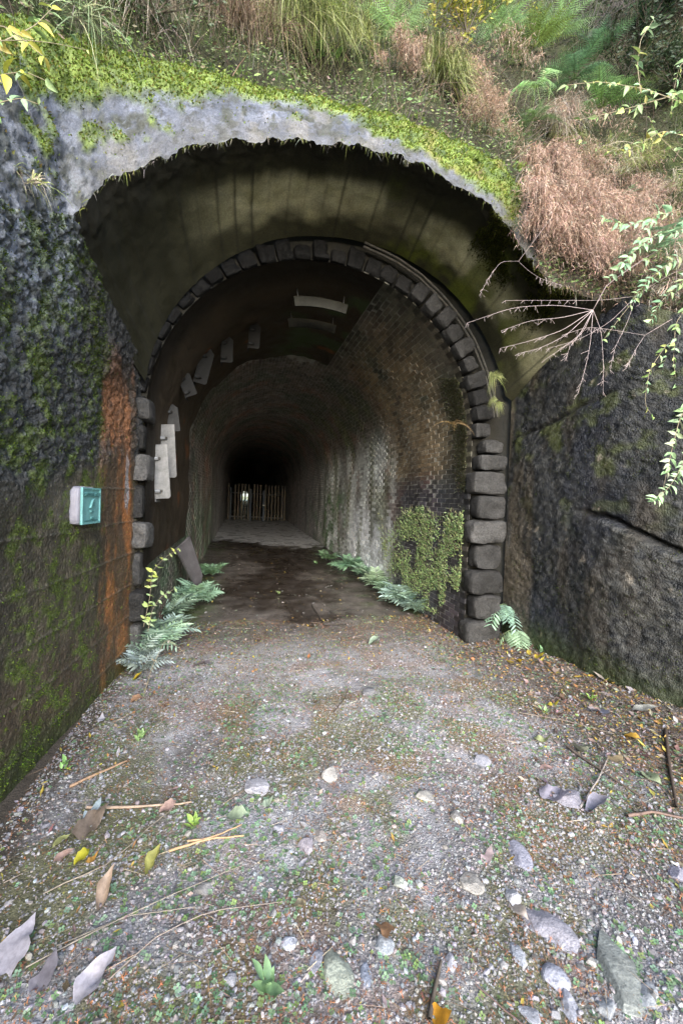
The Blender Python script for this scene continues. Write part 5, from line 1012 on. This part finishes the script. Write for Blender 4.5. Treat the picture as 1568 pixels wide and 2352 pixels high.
# sprigs by the portal
sprig([at_y(330, 1440, 4.15)]+pp((345, 1370, 4.2), (350, 1310, 4.25), (385, 1275, 4.35), (412, 1262, 4.4)), .003, .055, .055, [(.40, .50, .16), (.34, .46, .2), (.44, .5, .12)], 'arching light green sprig beside the left jamb', group='sprigs beside the left jamb')
sprig([at_y(340, 1450, 4.1)]+pp((350, 1400, 4.15), (370, 1370, 4.2), (402, 1352, 4.25)), .003, .045, .05, [(.38, .46, .26), (.34, .46, .2)], 'lower light green sprig beside the left jamb', group='sprigs beside the left jamb')
sprig([gp(330, 1600), gp(350, 1560)+[0, 0, .12], gp(380, 1540)+[0, 0, .3], at_y(425, 1500, 4.0)], .004, .03, .12, [(.4, .36, .3)], 'dry grey stalk standing in front of the left ferns', group='sprigs beside the left jamb')
# little weeds standing on the path
G5 = 'small weeds on the path'
for (px, py, L, c, lab) in [(440, 1900, .05, (.34, .5, .12), 'bright green weed left of the path centre'), (1240, 1500, .06, (.22, .4, .2), 'green weed at the foot of the rock wall'), (1095, 1470, .05, (.25, .4, .15), 'low green weed near the right quoins'), (1360, 1610, .05, (.2, .32, .08), 'dark green weed beside the slate leaf'),
    (640, 1365, .06, (.28, .36, .16), 'spindly weed on the tunnel floor'), (725, 1295, .07, (.2, .34, .16), 'weed at the edge of the tunnel floor'), (320, 1700, .05, (.3, .46, .18), 'green weed near the thick tan stick'), (620, 2290, .07, (.22, .36, .18), 'rosette weed at the bottom left of centre'),
    (1250, 1640, .04, (.3, .44, .2), 'tiny weed under the rock wall'), (150, 1770, .05, (.25, .45, .15), 'small weed against the left wall')]:
    p = gp(px, py); t = thing('weed', lab, 'weed', p, G5); m_ = leafmesh(.5, .2, .2, M_leafo, 5, .05, 2)
    for k in range(11):
        o = obj('leaf', m_, t); s_ = L*random.uniform(.6, 1.2); o.scale = (s_,)*3; o.rotation_euler = (random.uniform(-.4, .4), random.uniform(-1.0, -.1), k*2.4); o.location = (random.uniform(-.02, .02), random.uniform(-.02, .02), random.uniform(0, .04)); b = random.uniform(.8, 1.2); o.color = (c[0]*b, c[1]*b, c[2]*b, 1)
# broad-leaved plants
P, Nn = sample_grid(Hs, 8000, bed*np.where((Hs[..., 1] > .6), 1, .1)*(uu > u0)); Nn *= np.sign(Nn@np.array([-.6, -.6, .8]))[:, None]; N = len(P)
V, Fc, C_ = blades(P, unit(Nn*.6+RNG.normal(0, .4, (N, 3))+[-.3, -.3, .1]), RNG.uniform(.04, .13, N), RNG.uniform(.8, 1.6, N), RNG.uniform(.0012, .0028, N), pick(RED[2:5]+[(.12, .09, .06), (.08, .09, .04), (.14, .16, .07), (.2, .15, .11)], N, .2), 4)
obj('bank_grass', mesh('bank_grass', V, Fc, M_dry, C_), kind='stuff', label='matted dry grass hanging over the top of the rock face')
P, Nn = sample_grid(Hs, 5000, bed*np.where((Hs[..., 1] > .6), 1, .1)*(uu > u0)); N = len(P); V, Fc, C_ = scatter(LS, LSF, P+[-.02, -.03, .02], frames(RNG.normal(0, .6, (N, 3))+[-.4, -.5, .4])*RNG.uniform(.02, .05, N)[:, None, None], pick([(.12, .18, .07), (.2, .28, .1), (.08, .11, .04), (.16, .12, .08)], N, .25))
obj('bank_leaves', mesh('bank_leaves', V, Fc, M_leaf, C_), kind='stuff', label='small green leaves among the dry grass over the rock face')
for (px, py, L, n, c, lab) in [(745, 150, .16, 14, (.16, .34, .08), 'glossy broad leaved plant above the crown of the arch'), (690, 190, .07, 16, (.22, .3, .1), 'low clump of round leaves on the moss'), (470, 165, .05, 26, (.2, .36, .16), 'blue green rosette clump growing on the moss'),
    (1090, 370, .045, 40, (.36, .46, .14), 'lush light green weed over the right shoulder of the moss'), (1190, 390, .05, 46, (.42, .5, .16), 'yellow green leafy weed beside the grey stone shoulder'), (1230, 420, .05, 36, (.42, .5, .14), 'yellow green weed at the left foot of the reddish mound'), (960, 275, .04, 30, (.34, .46, .12), 'bright low weed behind the moss right of the crown')]:
    p, nn_ = hit(px, py); t = thing('leafy_plant', lab, 'plant', p, 'broad leaved plants around the hood'); m_ = leafmesh(.48, -.2, .2, M_leafo, 5, .05, 3)
    for k in range(n):
        o = obj('leaf', m_, t); s_ = L*random.uniform(.6, 1.2); o.scale = (s_,)*3; o.rotation_euler = (random.uniform(-.5, .5), random.uniform(-.9, .6), random.uniform(0, 6.28)); sp = L*1.1; o.location = (random.uniform(-sp, sp), random.uniform(-sp, 0)*.6, random.uniform(0, sp)); b = random.uniform(.75, 1.25); o.color = (c[0]*b, c[1]*b, c[2]*b, 1)

# ---------------------------------------------------------------- shrubs on the slope
def shrub(px, py, lab, cols, n=9, H_=.8, leafs=420, ls=.035, spread=.5, stemc=(.13, .11, .09)):
    p, nn_ = hit(px, py+40); p = p+nn_*.2; ls = ls*1.35; leafs = int(leafs*1.5); t = thing('shrub', lab, 'shrub', p, 'shrubs on the slope'); mb = MB(); tips = []
    for k in range(n):
        e = np.array([RNG.normal(0, spread), RNG.normal(-.15, spread*.4), H_*RNG.uniform(.6, 1.2)]); pts = resample(np.array([[0, 0, 0], e*.5+RNG.normal(0, .06, 3), e+[0, -.1, -.05]]), 9); mb.add(*tube(pts, .007, .002, 4)); tips.append(pts)
        for q in range(5):
            b0 = pts[RNG.integers(3, 8)]; e2 = b0+RNG.normal(0, .16, 3)+[0, -.05, .08]; b2 = resample(np.array([b0, (b0+e2)/2+RNG.normal(0, .02, 3), e2]), 5); mb.add(*tube(b2, .003, .001, 3)); tips.append(b2)
    o = obj('stems', mb.mesh('stems', M_twig), t, kind='stuff'); o.color = (*stemc, 1)
    A = np.concatenate(tips); q = A[RNG.integers(0, len(A), leafs)]+RNG.normal(0, .03, (leafs, 3)); V, Fc, C_ = scatter(LS, LSF, q, frames(RNG.normal(0, .6, (leafs, 3))+[0, -.6, .6])*RNG.uniform(.6, 1.2, leafs)[:, None, None]*ls, pick(cols, leafs, .2)); obj('leaves', mesh('leaves', V, Fc, M_leaf, C_), t, kind='stuff')
YS = [(.5, .46, .08), (.42, .42, .08), (.34, .38, .08), (.52, .44, .12)]
shrub(1050, 90, 'shrub with yellow leaves above the olive fern', YS, 11, .8, 480, .05)
shrub(985, 70, 'smaller yellow leaved shrub at the top centre right', YS+[(.2, .25, .08)], 8, .6, 260, .045)
shrub(880, 60, 'grey twiggy shrub at the top centre', [(.2, .24, .12), (.26, .26, .16)], 12, .7, 300, .03, stemc=(.2, .18, .16))
shrub(1170, 70, 'shrub with sparse yellow leaves right of the yellow one', YS+[(.2, .25, .08)], 9, .7, 150, .04)
shrub(1330, 90, 'dark vine thicket at the upper right', [(.05, .07, .03)], 22, .9, 260, .035, .7, (.12, .11, .11))
shrub(1250, 60, 'bare grey vine tangle left of the dark thicket', [(.08, .09, .04)], 20, .8, 120, .03, .6, (.17, .15, .15))
shrub(1480, 60, 'dark evergreen bush in the upper right corner', [(.03, .06, .03), (.05, .09, .04)], 14, .9, 1200, .06, .6, (.05, .04, .03))
shrub(1540, 200, 'dark bush at the right edge behind the leafy branches', [(.03, .05, .025), (.05, .08, .035)], 12, .7, 900, .05, .5, (.05, .04, .03))
shrub(1420, 180, 'shadowy bush behind the topmost leafy branch', [(.03, .05, .025), (.04, .07, .03)], 12, .6, 700, .045, .5, (.05, .04, .03))
shrub(1400, 30, 'tall dark thicket at the top right edge of the picture', [(.04, .07, .03), (.06, .08, .04)], 16, 1.1, 500, .05, .7, (.10, .09, .085))
shrub(340, 60, 'dark leafy growth in the gap behind the moss', [(.06, .10, .04), (.12, .16, .08)], 8, .35, 400, .03, .3)

# ---------------------------------------------------------------- bare branches
def bare(root3, forks, lab, r=.005):
    P0 = np.array(root3); org = P0[0].copy(); t = thing('bare_branch', lab, 'branch', org, 'bare dead branches on the right'); o = obj('main_stem', mesh('main_stem', *tube(resample(P0, 12)-org, r, r*.7, 5), M_twig, smooth=True), t); o.color = (.30, .24, .23, 1)
    for f in forks:
        q = smooth_pts(resample(np.array([P0[-1] if f[0] is None else f[0]]+list(f[1])), 16), 2); mb = MB(); mb.add(*tube(q-org, r*.45, .0010, 4))
        for k in range(18):
            b = q[RNG.integers(7, 16)]; e = b+np.array([RNG.normal(-.01, .02), RNG.normal(0, .015), -RNG.uniform(.015, .045)]); mb.add(*tube(resample([b-org, e-org], 3), .0009, .0012, 3))
        o = obj('twig', mb.mesh('twig', M_twig), t); o.color = (.42, .35, .34, 1)
Yb = 2.85
node = pp((1361, 712, Yb))[0]
bare(pp((1600, 520, 2.8), (1483, 591, 2.82), (1393, 653, Yb), (1361, 712, Yb)), [(None, pp((1280, 700, Yb), (1180, 705, Yb), (1072, 742, Yb))), (None, pp((1290, 730, Yb), (1220, 735, Yb), (1150, 760, Yb))), (None, pp((1290, 760, Yb), (1210, 785, Yb), (1148, 800, Yb))), (None, pp((1300, 770, Yb), (1240, 800, Yb), (1190, 812, Yb))),
    (None, pp((1330, 770, Yb), (1290, 800, Yb), (1252, 825, Yb))), (None, pp((1355, 790, Yb), (1340, 860, Yb), (1325, 905, Yb))), (None, pp((1380, 760, Yb), (1385, 840, Yb), (1384, 900, Yb))), (None, pp((1340, 760, Yb), (1310, 790, Yb), (1300, 820, Yb)))], 'largest bare branch fanning left in front of the vault end')
bare(pp((1600, 600, 2.8), (1520, 640, 2.8), (1460, 680, 2.82)), [(None, pp((1380, 690, Yb), (1280, 690, Yb), (1160, 690, Yb))), (None, pp((1400, 740, Yb), (1330, 780, Yb), (1260, 800, Yb))), (None, pp((1440, 740, Yb), (1410, 800, Yb), (1400, 850, Yb)))], 'bare branch crossing above the largest one', .003)
bare(pp((1600, 700, 2.75), (1530, 740, 2.75), (1480, 770, 2.75)), [(None, pp((1460, 800, 2.75), (1445, 830, 2.75), (1438, 845, 2.75))), (None, pp((1420, 760, 2.75), (1350, 750, 2.78), (1290, 770, 2.78)))], 'short bare branch below, near the right edge', .003)
bare([hf(1210, 560)]+pp((1190, 600, 3.0)), [(None, pp((1210, 620, 2.95), (1240, 640, 2.9), (1290, 655, 2.9))), (None, pp((1150, 600, 3.0), (1120, 640, 3.0), (1100, 680, 3.0)))], 'short curved dead twig at the right end of the lip', .002)
# dead drooping stalks hanging from the right bank
print('objects', len(bpy.data.objects), 'tris', sum(len(m.loops)-2*len(m.polygons) for m in bpy.data.meshes))
